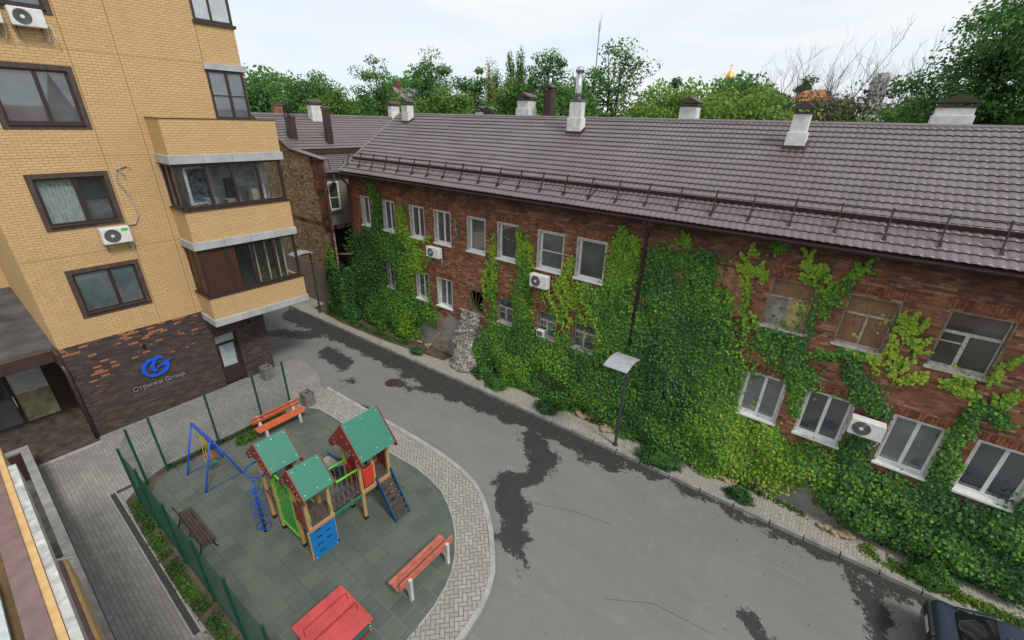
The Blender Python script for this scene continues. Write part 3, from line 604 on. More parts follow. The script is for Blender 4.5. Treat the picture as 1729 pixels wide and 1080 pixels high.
o=chimney(-14.15,-13.68,21.3,21.75,10.8,13.0,BB,mat=TRIM,skirt=False,rise=.15,over=.06,label='slim brown metal chimney with a small steel pipe')
m=MB(); m.tube([(-13.9,21.5,13.0),(-13.9,21.5,13.6)],.07,10); m.sphere((-13.9,21.5,13.66),.11,10,8); m.build('flue',STEEL,o,smooth=True)
chimney(-18.9,-18.35,21.3,21.8,10.8,11.98,BB,skirt=False,rise=.12); chimney(-18.2,-17.75,21.3,21.7,10.8,11.95,BB,mat=TRIM,skirt=False,rise=.12)
chimney(-6.95,-6.22,21.3,21.9,10.8,12.3,BB,skirt=False)
o=chimney(1.50,2.55,21.3,22.0,10.8,12.32,BB,step=.28,skirt=False,rise=.24,over=.05)
m=MB(); m.tube([(-14.1,WY-.02,7.35),(-13.98,WY-.1,6.95),(-13.95,WY-.03,6.6)],.02,6); m.build('conduit',plain('blue_grey_pipe',(.25,.32,.40),.5),BB)

# ------------------------------------------------------------ stone wing beyond the alley
SW=thing('stone_wing',(-27,14,0),'rubble stone end house with brick corner, wooden lean-to and brown tile roof','building')
m=MB(); poly=[(-34.5,0),(-23.85,0),(-23.85,9.2),(-27.0,9.55),(-31,11.35),(-34.5,9.7)]
m.prism(poly,lambda u,v,t:(u,t,v),14.0,14.14); m.build('wall',RUB,SW)
m=MB(); m.box(-27.1,-26.9,14.5,30,0,9.55); m.build('brick_band',RBP,SW)
m=MB(); m.box(-24.25,-24.12,14.15,30,5.5,8.5); 
for k in range(17): m.box(-24.12,-24.09-.012*(k%2),14.15,30,5.55+k*.18,5.71+k*.18)
m.build('timber_wall',m_wood('green_grey_boards',(.17,.175,.13),(.27,.26,.20),.85,(1,1,3)),SW)
m=MB(); m.box(-24.35,-24.0,14.5,30,5.3,5.5); m.box(-26.8,-26.6,14.5,30,0,5.3); m.build('beam',plain('rotten_timber',(.12,.10,.08),.9,.3,6,.1,0,.4),SW)
m=MB(); m.wall(FX(-24.09),14.22,14.92,6.4,8.02,[(14.30,14.84,6.5,7.93)],-.02,.06); wo_=m.build('window',PVC,SW)
p=MB(); p.box(-24.09,-24.07,14.29,14.85,6.48,7.95); p.build('pane',GLASS,wo_); s=MB(); s.box(-24.1,-23.95,14.2,14.95,6.3,6.38); s.build('sill',GREYP,wo_)
s=MB(); s.box(-24.07,-24.05,14.30,14.84,7.1,7.13); s.build('glazing_bar',PVC,wo_)
slS=Vector((-4.0,0,1.84)); 
tile_roof('roof',(-26.95,30,9.56),(0,-1,0),slS,16.1,slS.length,lambda v:0*v,SW,ns=4)
m=MB(); m.add([(-26.9,13.9,9.5),(-26.9,30,9.5),(-30.98,30,11.38),(-30.98,13.9,11.38),(-35,13.9,9.5),(-35,30,9.5)],[(0,1,2,3),(3,2,5,4)]); m.build('roof_deck',TRIM,SW)
m=MB(); m.tube([(-30.98,13.85,11.44),(-30.98,30,11.44)],.1,8); m.build('ridge_cap',plain('ridge_cap_metal',(.17,.145,.15)),SW)
slL=Vector((-3.05,0,.72)); tile_roof('lean_to_roof',(-23.93,30,8.5),(0,-1,0),slL,15.85,slL.length,lambda v:0*v,SW,ns=4)
m=MB(); m.box(-24.0,-23.86,14.15,30,8.38,8.49); m.build('gutter',GUARD,SW)
m=MB(); m.beam((-27.15,14.12,9.66),(-23.72,14.12,9.27),.42,.05); m.build('coping',plain('ridge_cap_metal',(.17,.145,.15)),SW)
m=MB(); m.tube([(-23.92,14.62,8.4),(-23.8,14.6,8.1),(-23.72,13.95,7.7),(-23.74,13.9,7.3),(-23.76,13.9,2.0)],.06,8); m.build('downpipe',TRIM,SW,smooth=True)
sg=MB(); sg.tube([(-24.5,14.6,9.15),(-24.5,30,9.15)],.012,5); sgo=sg.build('snow_guard',GUARD,SW)
for k in range(7):
    p=MB(); y=14.75+k*.95; p.beam((-24.35,y,8.65),(-24.5,y,9.2),.03,.03,(0,1,0)); p.build('post',GUARD,sgo)
def sch(x0,x1,y0,y1,zb,zt,mat,pipe=0,**k):
    o=chimney(x0,x1,y0,y1,zb,zt,SW,mat=mat,skirt=False,axis='x',**k)
    if pipe: m=MB(); m.tube([(x0+.2,y0+.2,zt),(x0+.2,y0+.2,zt+pipe),(x0+.12,y0+.15,zt+pipe+.12)],.07,8); m.build('flue',TRIM,o,smooth=True)
sch(-28.4,-28.0,14.65,15.1,9.8,11.35,TRIM,pipe=.85,rise=.1,over=.05,h=.1); sch(-27.75,-27.45,16.75,17.15,9.6,11.8,TRIM,rise=.12,over=.05,h=.1)
sch(-30.75,-30.2,17.55,18.3,10.9,12.15,CHW,rise=.2); sch(-31.3,-30.85,24.7,25.5,11,12.35,CHW,rise=.2)
m=MB(); m.box(-23.7,-22.2,14.9,15.0,0,3.7); m.add([(-24,14.2,3.75),(-22.2,14.0,4.15),(-22.2,14.3,4.2),(-24,14.5,3.8)],[(0,1,2,3)]); tag(m.build('alley_fence',CONCD),'low grey wall closing the dark alley beside the brick house','wall')

# ------------------------------------------------------------ yellow apartment building
AB=thing('apartment_building',(-20.5,5,0),'yellow brick apartment block with dark brick ground floor and enclosed balconies','building')
LX=-20.5
lw=[(2.05,4.08,z0,z1) for z0,z1 in((4.68,6.45),(7.78,9.58),(10.87,12.68),(14.0,15.8))]
holes=[(a,b_,c,d) for a,b_,c,d in lw]; holes+= [(7.9,9.2,11.27,12.95),(7.9,9.2,14.5,16.2),(6.0,7.5,8.2,9.7),(6.6,7.6,4.9,6.6)]
m=MB(); m.wall(FX(LX),1.12,9.22,3.81,19,holes,0,-.45); m.box(-31,LX-.45,1.12,1.5,3.6,19); m.box(-31,LX-.45,8.8,9.22,3.81,19); m.box(-31.4,-31,-8,1.5,3.6,19); m.build('wall',YB,AB)
m=MB(); m.box(-20.499,-20.494,1.13,9.2,6.93,6.937)
for z in (10.05,13.15): m.box(-20.499,-20.494,1.13,7.9,z,z+.007)
for y in (4.12,5.37,7.88): m.box(-20.499,-20.494,y,y+.02,3.83 if y<7 else 11.3,19)
m.build('movement_joint',plain('joint_sealant',(.27,.19,.11),.9),AB)
m=MB(); m.wall(FX(LX),1.12,7.9,0,3.805,[(5.7,6.62,0,2.5)],-.006,-.45); m.box(-31,LX-.45,1.13,1.5,0,3.6); m.box(-31,LX-.45,7.5,7.9,0,3.8); m.build('ground_floor_wall',DB,AB)
m=MB(); m.box(-31,LX,7.9,9.22,3.5,3.805); m.box(-30.9,-21,1.6,8.7,3.4,3.5); m.build('floor_slab',SLAB,AB)
m=MB(); m.wall(FX(LX-.25),5.7,6.62,0,2.5,[(5.78,6.54,2.07,2.42),(5.86,6.46,.85,1.95)],0,.06); m.box(LX-.2,LX-.18,6.44,6.5,1.0,1.25)
do=m.build('door',BRF,AB,bevel=.004); p=MB(); p.box(LX-.235,LX-.225,5.77,6.55,.8,2.45); p.build('pane',plain('frosted_glass',(.42,.50,.50),.3,.08,3,.5),do)
h=MB(); h.tube([(LX-.19,6.42,.95),(LX-.13,6.42,.95),(LX-.13,6.42,1.25),(LX-.19,6.42,1.25)],.014,6); h.build('handle',GREYP,do)
SUR=NT('brown_brick_surround',.7,.3); _b=SUR.brick(SUR.wall_uv(),.085,.25,.008,(.075,.05,.042),(.11,.075,.062),(.06,.05,.045)); SUR.color(_b.outputs[0]); SUR.bump(SUR.math('SUBTRACT',1,_b.outputs[1]),.5,.006); SUR=SUR.m
def lwin(y0,y1,z0,z1,kind,parent):
    t=.21; m=MB(); m.wall(FX(LX),y0-.0,y1+.0,z0-.0,z1+.0,[(y0+t*.7,y1-t*.7,z0+.16,z1-t*.7)],.02,-.12); so_=MB()
    Y0,Y1,Z0,Z1=y0+t*.7,y1-t*.7,z0+.16,z1-t*.7; c=Y0+(Y1-Y0)*.57
    f=MB(); hs=[(Y0+.06,c-.05,Z0+.07,Z1-.06)]; 
    if kind=='bar': zc=(Z0+Z1)/2; hs+=[(c+.05,Y1-.06,Z0+.07,zc-.015),(c+.05,Y1-.06,zc+.015,Z1-.06)]
    else: hs+=[(c+.05,Y1-.06,Z0+.07,Z1-.06)]
    f.wall(FX(LX-.12),Y0,Y1,Z0,Z1,hs,0,.07); wo_=f.build('window',BRF,parent,bevel=.005)
    m.build('brick_surround',SUR,wo_)
    p=MB(); p.box(LX-.095,LX-.09,Y0+.05,Y1-.05,Z0+.06,Z1-.05); p.build('pane',CLEAR if kind=='bar' else GLASSB,wo_)
    s=MB(); s.box(LX-.12,LX+.06,Y0-.02,Y1+.02,Z0-.05,Z0-.003); s.build('sill',BRF,wo_)
    if kind=='bar':
        q=MB(); n=16
        for k in range(n):
            a=Y0+.08+(c-Y0-.15)*k/n; q.box(LX-.22-.03*(k%2),LX-.20-.03*(k%2),a,a+(c-Y0-.15)/n+.01,Z0+.05,Z1-.05)
        q.build('curtain',CUR,wo_)
        q=MB(); q.box(-21.2,-21.15,Y0-.1,Y1+.1,Z0-.1,Z1+.1); q.build('room_back',plain('blue_grey_room',(.24,.29,.32),.8),wo_)
for (a,b_,c,d),k in zip(lw,('plain','bar','plain','plain')): lwin(a,b_,c,d,k,AB)
# enclosed balconies
BY0,BY1,BXF=5.58,9.5,-19.2
def balcony(zs,zp,zg,kind):    # slab bottom zs, parapet zs+.3..zp, glazing to zg
    m=MB(); m.box(LX,BXF+.06,BY0-.05,BY1+.05,zs,zs+.30); o=m.build('balcony',SLAB,AB,bevel=.01)
    s=MB()
    for y in (6.6,7.6,8.6): s.box(BXF+.0602,BXF+.063,y,y+.012,zs+.01,zs+.29)
    s.build('panel_joint',GREYP,o)
    p=MB(); p.box(BXF-.16,BXF,BY0,BY1,zs+.302,zp); p.box(LX+.002,BXF-.16,BY0,BY0+.16,zs+.302,zp); p.box(LX+.002,BXF-.16,BY1-.16,BY1,zs+.302,zp); p.build('parapet',YB,o)
    if kind is None:
        c=MB(); c.box(BXF-.18,BXF+.02,BY0-.02,BY1+.02,zp+.002,zp+.03); c.box(LX,BXF-.18,BY0-.02,BY0+.16,zp+.002,zp+.03); c.build('coping',TRIM,o); return
    z0=zp+.08; c=MB(); c.box(BXF-.2,BXF+.05,BY0-.05,BY1+.05,zp+.002,z0); c.box(LX+.002,BXF-.2,BY0-.05,BY0+.2,zp+.002,z0); c.build('sill',BRF,o)
    fr=MB(); e=BXF-.09; f=.06
    cols=[BY0+.03,6.58,7.47,8.42,BY1-.16]; 
    for y in cols: fr.box(e-.05,e+.05,y,y+.1,z0,zg)
    fr.box(e-.049,e+.049,BY0+.03,BY1-.06,z0,z0+.08); fr.box(e-.049,e+.049,BY0+.03,BY1-.06,zg-.08,zg)
    for x in (LX+.03,-19.9): fr.box(x,x+.08,BY0+.03,BY0+.12,z0,zg)
    fr.box(LX+.03,e,BY0+.031,BY0+.119,z0,z0+.08); fr.box(LX+.03,e,BY0+.031,BY0+.119,zg-.08,zg)
    fo=fr.build('glazing_frame',BRF,o,bevel=.004)
    q=MB(); q.box(e-.004,e+.004,(BY0+.1 if kind=='full' else 7.0),BY1-.06,z0+.05,zg-.05)
    if kind=='full': q.box(LX+.08,e-.05,BY0+.07,BY0+.078,z0+.05,zg-.05)
    q.build('pane',CLEAR,fo)
    iw=MB(); iw.box(LX+.004,LX+.03,BY0+.16,BY1-.16,zs+.36,zg); iw.build('inner_wall',plain('grey_inner_wall',(.46,.47,.47),.8,.3,2) if kind=='full' else plain('dark_inner_wall',(.10,.10,.085),.7,.3,2),o)
    fl=MB(); fl.box(LX,BXF-.16,BY0+.16,BY1-.16,zs+.302,zs+.34); fl.build('floor',plain('balcony_floor',(.20,.19,.17),.8),o)
    q=MB(); q.box(e-.5,BXF-.14,BY1-.1,BY1-.05,z0,zg); 
    w=plain('white_inner_frame',(.66,.67,.66),.5)
    if kind=='full':
        k=MB()
        for y in (6.15,7.1,8.0): k.box(LX+.06,LX+.10,y,y+.06,zs+.4,zg)
        k.box(LX+.06,LX+.10,6.15,9.2,zp+.6,zp+.66); k.box(-20.3,-20.0,8.75,8.95,zs+.35,zg-.2); k.build('inner_frame',w,o)
        # opened inner window leaf
        k=MB(); k.wall(lambda u,v,t:(e-.12-u*.2,BY0+.35+u*.85+t,v),0,1,z0+.1,zg-.12,[(.08,.92,z0+.18,zg-.2)],0,.04); k.build('window_leaf',w,fo)
        k=MB(); k.box(-20.2,-19.5,6.0,6.4,zs+.35,zp+.25); k.build('storage_box',plain('blue_box',(.10,.22,.42),.5),o)
        k=MB(); k.box(-19.9,-19.5,6.5,6.9,zs+.35,zp+.35); k.box(-20.1,-19.7,7.3,7.8,zs+.35,zp+.2); k.build('storage_box',plain('grey_storage',(.35,.35,.36),.6),o)
        k=MB(); k.box(-19.8,-19.45,5.95,6.25,zp+.1,zp+.22); k.build('parcel',plain('orange_brown_parcel',(.48,.24,.09),.7),o)
        k=MB(); k.box(-20.2,-19.8,8.3,8.6,zs+.35,zp+.5); k.build('chair_cover',plain('beige_cover',(.50,.43,.34),.8),o)
        k=MB(); k.box(-20.4,-20.3,7.55,7.95,zs+.35,zp+.95); k.build('inner_door',plain('dark_inner_door',(.06,.06,.065),.4),o)
        k=MB(); k.box(-20.25,-20.2,6.2,7.0,zp+.2,zg-.3); k.build('shelving',plain('cluttered_shelf',(.22,.24,.26),.7,.6,6),o)
    else:
        wp=m_wood('walnut_panel',(.050,.022,.015),(.085,.038,.022),.45,(3,3,.5))
        k=MB(); k.box(e-.02,e+.02,BY0+.1,6.95,z0+.06,zg-.06); k.box(LX+.08,e-.05,BY0+.05,BY0+.09,z0+.06,zg-.06); k.build('panel',wp,fo)
        k=MB()
        for y in (7.9,8.35,8.8,9.1): k.box(LX+.6,LX+.64,y,y+.05,zs+.8,zg-.1)
        k.build('inner_frame',w,o)
        k=MB(); k.box(LX+.02,LX+.05,7.9,9.3,zs+.35,zg); k.build('inner_panel',plain('olive_panel',(.16,.15,.07),.6,.4,3),o)
balcony(9.78,11.25,0,None); balcony(6.67,8.12,9.78,'full'); balcony(3.48,4.70,6.67,'part')
# corner glazing of the upper floors
for z0,z1 in ((11.27,12.93),(14.5,16.2)):
    f=MB(); cz=(z0+z1)/2; f.wall(FX(LX-.05),7.9,9.2,z0,z1,[(7.97,8.52,z0+.07,cz-.04),(7.97,8.52,cz+.0,z1-.07),(8.62,9.12,z0+.07,cz-.04),(8.62,9.12,cz,z1-.07)] if z0<12 else [(7.97,8.45,z0+.07,z1),(8.52,9.12,z0+.07,z1)],0,.08)
    f.box(LX-.9,LX-.06,9.14,9.21,z0,z0+.08); wo_=f.build('window',BRF,AB,label='narrow dark framed corner window')
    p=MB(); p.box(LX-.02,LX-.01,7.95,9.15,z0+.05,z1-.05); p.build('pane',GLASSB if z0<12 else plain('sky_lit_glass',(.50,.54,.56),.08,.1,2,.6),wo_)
m=MB(); m.box(LX-.3,LX+.1,7.84,9.34,12.95,13.17); m.build('lintel_slab',SLAB,AB,bevel=.008)
m=MB(); m.box(LX-.3,LX+.06,7.84,9.3,14.40,14.5); m.build('sill_band',BRF,AB)
# entrance recess
m=MB(); m.box(-31,-21.3,-8,1.115,3.35,3.6); m.build('canopy',plain('bitumen_roof',(.095,.095,.095),.9,.35,.8,.2,0,.2),AB)
m=MB(); m.box(-21.3,-21.12,-8,1.0,3.18,3.63); m.box(-21.3,-20.45,1.0,1.11,3.25,3.68); m.build('fascia',TRIM,AB,bevel=.01)
m=MB(); m.tube([(-20.75,1.02,3.30),(-20.52,1.05,3.18),(-20.42,1.08,2.95),(-20.42,1.08,.05)],.065,8); m.build('downpipe',TRIM,AB,smooth=True)
m=MB(); m.wall(FX(-23.6),-8,1.12,0,3.2,[(-.32,.62,.08,2.5),(-1.5,-.45,.1,2.3)],0,-.2); m.build('entrance_wall',plain('brown_entrance_panel',(.045,.034,.03),.5),AB)
m=MB(); m.box(-23.66,-23.62,-.32,.62,.08,1.3); m.build('door_glass',plain('lit_hall_beige',(.33,.31,.18),.4,.3,3),AB)
m=MB(); 
for k in range(12): m.box(-23.66-.01*(k%2),-23.62,-.32,.62,1.32+k*.098,1.405+k*.098)
m.build('blind',plain('pale_blind',(.50,.52,.50),.6),AB)
m=MB(); m.box(-23.66,-23.62,-1.5,-.45,.1,2.3); m.build('door_glass',GLASS,AB)
m=MB(); m.tube([(-23.5,-.4,.9),(-23.45,-.4,.95),(-23.45,-.4,1.3),(-23.5,-.4,1.35)],.02,6); m.build('door_handle',WHITE,AB)
for y,z in ((3.35,3.08),(7.22,2.75),(5.95,2.95)):
    o=thing('wall_lamp',(LX,y,z),{3.35:'small black spotlight on the dark wall above the blue emblem',7.22:'small black spotlight on the dark wall right of the door',5.95:'small black spotlight just under the balcony above the door'}[y],'lamp','wall spotlights')
    m=MB(); m.box(LX,LX+.03,y-.04,y+.04,z-.05,z+.05); m.build('bracket',BLACK,o); m=MB(); m.tube([(LX+.06,y,z-.07),(LX+.06,y,z+.07)],.045,10); m.build('lamp_body',BLACK,o)
# wall sign
SG=thing('wall_sign',(LX,3.5,1.6),'blue interlocked ring emblem with grey lettering on dark brick wall','sign')
BLUE=plain('bright_blue_enamel',(.015,.115,.72),.4,.06,3,.5)
def arc(cx,cz,ro,ri,a0,a1,cx2=None,n=26,ex=1.):
    o_=[(cx+ro*ex*math.cos(R(a0+(a1-a0)*k/n)),cz+ro*math.sin(R(a0+(a1-a0)*k/n))) for k in range(n+1)]
    c2=cx if cx2 is None else cx2
    i_=[(c2+ri*ex*math.cos(R(a0+(a1-a0)*k/n)),cz+ri*math.sin(R(a0+(a1-a0)*k/n))) for k in range(n+1)]
    return o_+i_[::-1]
m=MB(); f=lambda t0,t1,pl: m.prism(pl,lambda u,v,t:(LX+t,u,v),t0,t1)
f(.02,.07,arc(3.42,2.06,.40,.30,62,318,3.45)); f(.02,.068,arc(3.58,2.10,.40,.31,50,98,3.57)); f(.02,.066,arc(3.60,2.08,.29,.20,112,232,3.64)); f(.02,.069,arc(3.57,2.06,.37,.25,268,352,3.55))
f(.02,.071,[(3.50,1.98),(3.56,2.06),(3.76,2.17),(4.06,2.24),(3.94,2.14),(3.92,2.02),(3.80,2.04),(3.66,2.05)])
m.build('emblem',BLUE,SG,bevel=.004)
def text(body,size,loc,parent,mat,name,ext=.012,w=None):
    cu=bpy.data.curves.new('t','FONT'); cu.body=body; cu.size=size; cu.extrude=ext; to=bpy.data.objects.new('t',cu); COL.objects.link(to)
    bpy.context.view_layer.update(); dg=bpy.context.evaluated_depsgraph_get(); me=bpy.data.meshes.new_from_object(to.evaluated_get(dg)); bpy.data.objects.remove(to)
    xs=[v.co.x for v in me.vertices]; sc=w/(max(xs)-min(xs)) if w else 1
    for v in me.vertices: v.co=Vector((loc[0]+v.co.z,loc[1]+(v.co.x-min(xs))*sc,loc[2]+v.co.y*sc))-W(parent)
    me.name=name; me.materials.clear(); me.materials.append(mat); o=bpy.data.objects.new(name,me); COL.objects.link(o); o.parent=parent; return o
text('Стрижи Group',.26,(LX+.03,2.57,1.30),SG,plain('brushed_grey_letters',(.27,.27,.275),.4,.1,6,.5),'lettering',w=1.75)
m=MB(); m.box(LX+.002,LX+.02,2.5,4.42,1.0,1.24); m.build('sign_plate',plain('smoky_plate',(.085,.075,.072),.35,.1,3,.4),SG)

# air conditioners
def ac_unit(label,loc,rz=0,w=.80,h=.55,group=None,tagc=None):
    o=thing('air_conditioner',(0,0,0),label,'air conditioner',group)
    m=MB(); m.box(-w/2,w/2,-.32,-.04,0,h); m.build('casing',WHITE,o,bevel=.025,segs=2)
    m=MB(); cx=-w*.14; r=h*.40
    for q in (1,.8,.6,.4,.22): m.tube([(cx+r*q*math.cos(a),-.325,h/2+r*q*math.sin(a)) for a in [2*math.pi*k/24 for k in range(24)]],.007,5,closed=True)
    for k in range(16): a=2*math.pi*k/16; m.tube([(cx+.03*math.cos(a),-.325,h/2+.03*math.sin(a)),(cx+r*math.cos(a),-.325,h/2+r*math.sin(a))],.004,4)
    m.build('fan_grille',GREYP,o)
    m=MB(); m.tube([(cx,-.317,h/2),(cx,-.3215,h/2)],r*.97,24); m.build('fan_opening',plain('fan_shadow_grey',(.10,.10,.10),.7),o)
    m=MB(); m.tube([(cx,-.34,h/2),(cx,-.32,h/2)],.05,12); m.build('fan_hub',WHITE,o)
    m=MB()
    for x in (-w*.35,w*.35): m.box(x-.015,x+.015,-.36,0,-.03,-.002); m.box(x-.015,x+.015,-.012,0,-.3,-.031)
    m.build('bracket',GREYP,o)
    m=MB(); m.tube([(w*.42,-.12,.06),(w*.50,-.1,.0),(w*.5,-.06,-.18),(w*.44,-.03,-.34)],.014,6); m.build('hose',WHITE,o)
    if tagc: m=MB(); m.box(w*.2,w*.42,-.3235,-.3205,h*.72,h*.9); m.build('energy_label',plain('green_label',(.10,.50,.08),.5),o)
    o.location=loc; o.rotation_euler=(0,0,rz); return o
G='air conditioner units on the walls'
ac_unit('white air conditioner below the white brick-house window that has beige curtains, far left',(-15.35,WY-.04,5.32),0,.85,.5,G)
ac_unit('white air conditioner under the cross-barred white window of the brick house',(-9.15,WY-.04,5.28),0,.85,.55,G)
ac_unit('white air conditioner amid ivy low on the brick wall at the right',(2.17,WY-.2,3.62),0,.78,.52,G)
ac_unit('white air conditioner with a green label on the yellow wall',(LX,3.68,7.17),R(90),.82,.56,G,1)
ac_unit('white air conditioner with round grey fan at the top left of the yellow wall',(LX,3.44,13.60),R(90),.74,.47,G)
ac_unit('white air conditioner cut off by the left edge of the photo',(LX,2.55,13.60),R(90),.74,.47,G)
m=MB(); m.box(-9.25,-8.9,WY-.12,WY+.12,2.97,3.27); o=tag(m.build('window_air_conditioner',WHITE,bevel=.015),'small white box unit in the lower pane of an ivy-framed window','air conditioner')
m=MB(); m.box(-9.21,-8.94,WY-.125,WY-.12,3.01,3.23); m.build('front_grille',GREYP,o)
m=MB(); m.tube([(LX+.03,4.1,7.7),(LX+.05,4.35,7.72),(LX+.04,4.52,8.0),(LX+.04,4.45,8.7),(LX+.05,4.25,9.2),(LX+.05,4.3,9.6),(LX+.05,4.62,9.72)],.022,6); m.tube([(LX+.05,4.62,9.72),(LX+.07,4.72,9.62)],.012,5); m.tube([(LX+.05,4.4,9.62),(LX+.08,4.5,9.35)],.014,5)
tag(m.build('refrigerant_pipe',plain('grey_insulated_pipe',(.38,.36,.33),.8),smooth=True),'curly grey insulated pipe above the green-labelled air conditioner','pipe')
m=MB(); m.tube([(LX+.1,3.82,13.72),(LX+.08,3.92,13.70),(LX+.04,3.95,13.5),(LX+.03,3.98,13.1)],.015,6); tag(m.build('refrigerant_pipe',WHITE,smooth=True),'short white pipe hanging from the top left air conditioner','pipe')

# ------------------------------------------------------------ own building along the bottom left
OB=thing('corner_building',(-6,-1.3,0),'near building seen from above, brown flashing and yellow parapet at bottom left','building')
m=MB(); m.box(-12.9,9,-8,-1.60,-1.8,4.1); m.build('wall',YB,OB)
m=MB(); m.box(-12.9,9,-1.30,-.83,4.1,4.38); m.build('floor_slab',plain('pale_rough_slab',(.50,.50,.48),.9,.25,6,.1,0,.6),OB)
m=MB(); m.box(-12.9,9,-.82,-.72,4.45,5.0); m.build('parapet',plain('ochre_brick_top',(.62,.40,.18),.8,.12,4,.2,0,.3),OB)
m=MB(); m.box(-11.9,9,-.715,-.60,4.55,4.96); m.build('parapet_render',plain('pale_rough_slab',(.50,.50,.48)),OB)
m=MB(); m.box(-12.9,9,-1.07,-.815,5.0,5.03); m.build('flashing',plain('red_brown_flashing',(.20,.13,.12),.5,.15,4,.4,0,.15),OB,bevel=.006)
m=MB(); m.box(-12.9,9,-1.30,-1.08,4.38,4.9); m.build('glazing_frame',plain('painted_gap_shade',(.14,.09,.04),.8),OB)  # no real frame: filler strip, the gap's shade is painted into its colour
m=MB(); m.box(-8.6,9,-1.6,-1.19,4.95,5.02); m.build('sill',plain('pale_blue_sill',(.50,.56,.56),.6,.2,6),OB)
m=MB(); m.box(-10.6,9,-1.3,-.64,3.25,3.30); m.build('lower_flashing',plain('red_brown_flashing',(.20,.13,.12)),OB)
m=MB(); m.box(-10.6,9,-.64,-.58,2.6,3.31); m.build('lower_parapet',YB,OB)
m=MB(); m.tube([(-10.38,-.74,3.5),(-10.15,-.47,3.5)],.024,8); m.build('overflow_pipe',WHITE,OB)
RW=thing('ramp_wall',(-12,-.3,0),'grey concrete wall round the sunken ramp along the near building','wall')
m=MB(); m.box(-20.1,-4,-.76,-.60,-1.3,.9); m.box(-20.1,-19.9,-1.6,-.76,-1.3,.9); m.build('wall',CONCD,RW,bevel=.01)
m=MB(); m.box(-20.14,-4,-.78,-.57,.9,.94); m.box(-20.14,-19.88,-1.6,-.78,.9,.94); m.build('coping',plain('weathered_coping',(.27,.265,.255),.85,.2,3,.2,0,.2),RW)
m=MB(); m.box(-19.89,-19.87,-1.6,-.77,-.2,.85); m.build('end_panel',plain('dark_red_panel',(.05,.022,.02),.6),RW)
m=MB(); m.quad((-19.9,-1.6,-.75),(-4,-1.6,-.75),(-4,-.76,-.75),(-19.9,-.76,-.75)); tag(m.build('ramp_floor',plain('dark_ramp_floor',(.085,.08,.073),.9,.3,3)),kind='structure')  # even dark base tone for the sunken floor
# ------------------------------------------------------------ playground
PINE=m_wood('varnished_pine',(.42,.25,.105),(.56,.36,.17),.5,(4,4,.7)); RED=plain('red_board',(.26,.045,.035),.45,.12,5,.4); REDB=plain('bright_red_board',(.58,.055,.03),.45,.08,5,.4); GRN=plain('green_board',(.034,.195,.138),.5,.08,14,.4)
LIME=plain('lime_green_steel',(.14,.56,.05),.4,.08,5,.45); BLU=plain('blue_steel',(.018,.075,.42),.4,.1,5,.45); CYB=plain('bright_blue_board',(.008,.20,.58),.45,.07,4,.4); DKB=plain('dark_blue_board',(.010,.09,.20),.5,.12,4,.4)
DECK=plain('anti_slip_deck',(.095,.075,.070),.8,.2,9,.2); BOLT=plain('pale_bolt_cap',(.70,.62,.45),.5); ORG=plain('orange_red_slat',(.55,.12,.045),.55,.14,7,.35); PNK=plain('faded_red_slat',(.50,.145,.10),.6,.18,7,.35); YEL=plain('yellow_chain',(.60,.42,.05),.5); CHAIN=plain('grey_chain',(.38,.38,.39),.4,.1,5,.5,.4)
ST=thing('play_structure',(-10.2,4.4,.01),'wooden play structure of three green roofed towers with bridge and blue climbing wall','play structure')
T=(('A',-11.6,-10.98,3.45,4.12,2.40,3.08,.68,-11.32),('B',-9.92,-9.30,3.50,4.16,2.45,3.10,.60,-9.60),('C',-10.05,-9.33,5.20,6.20,2.50,3.46,.78,-9.74))
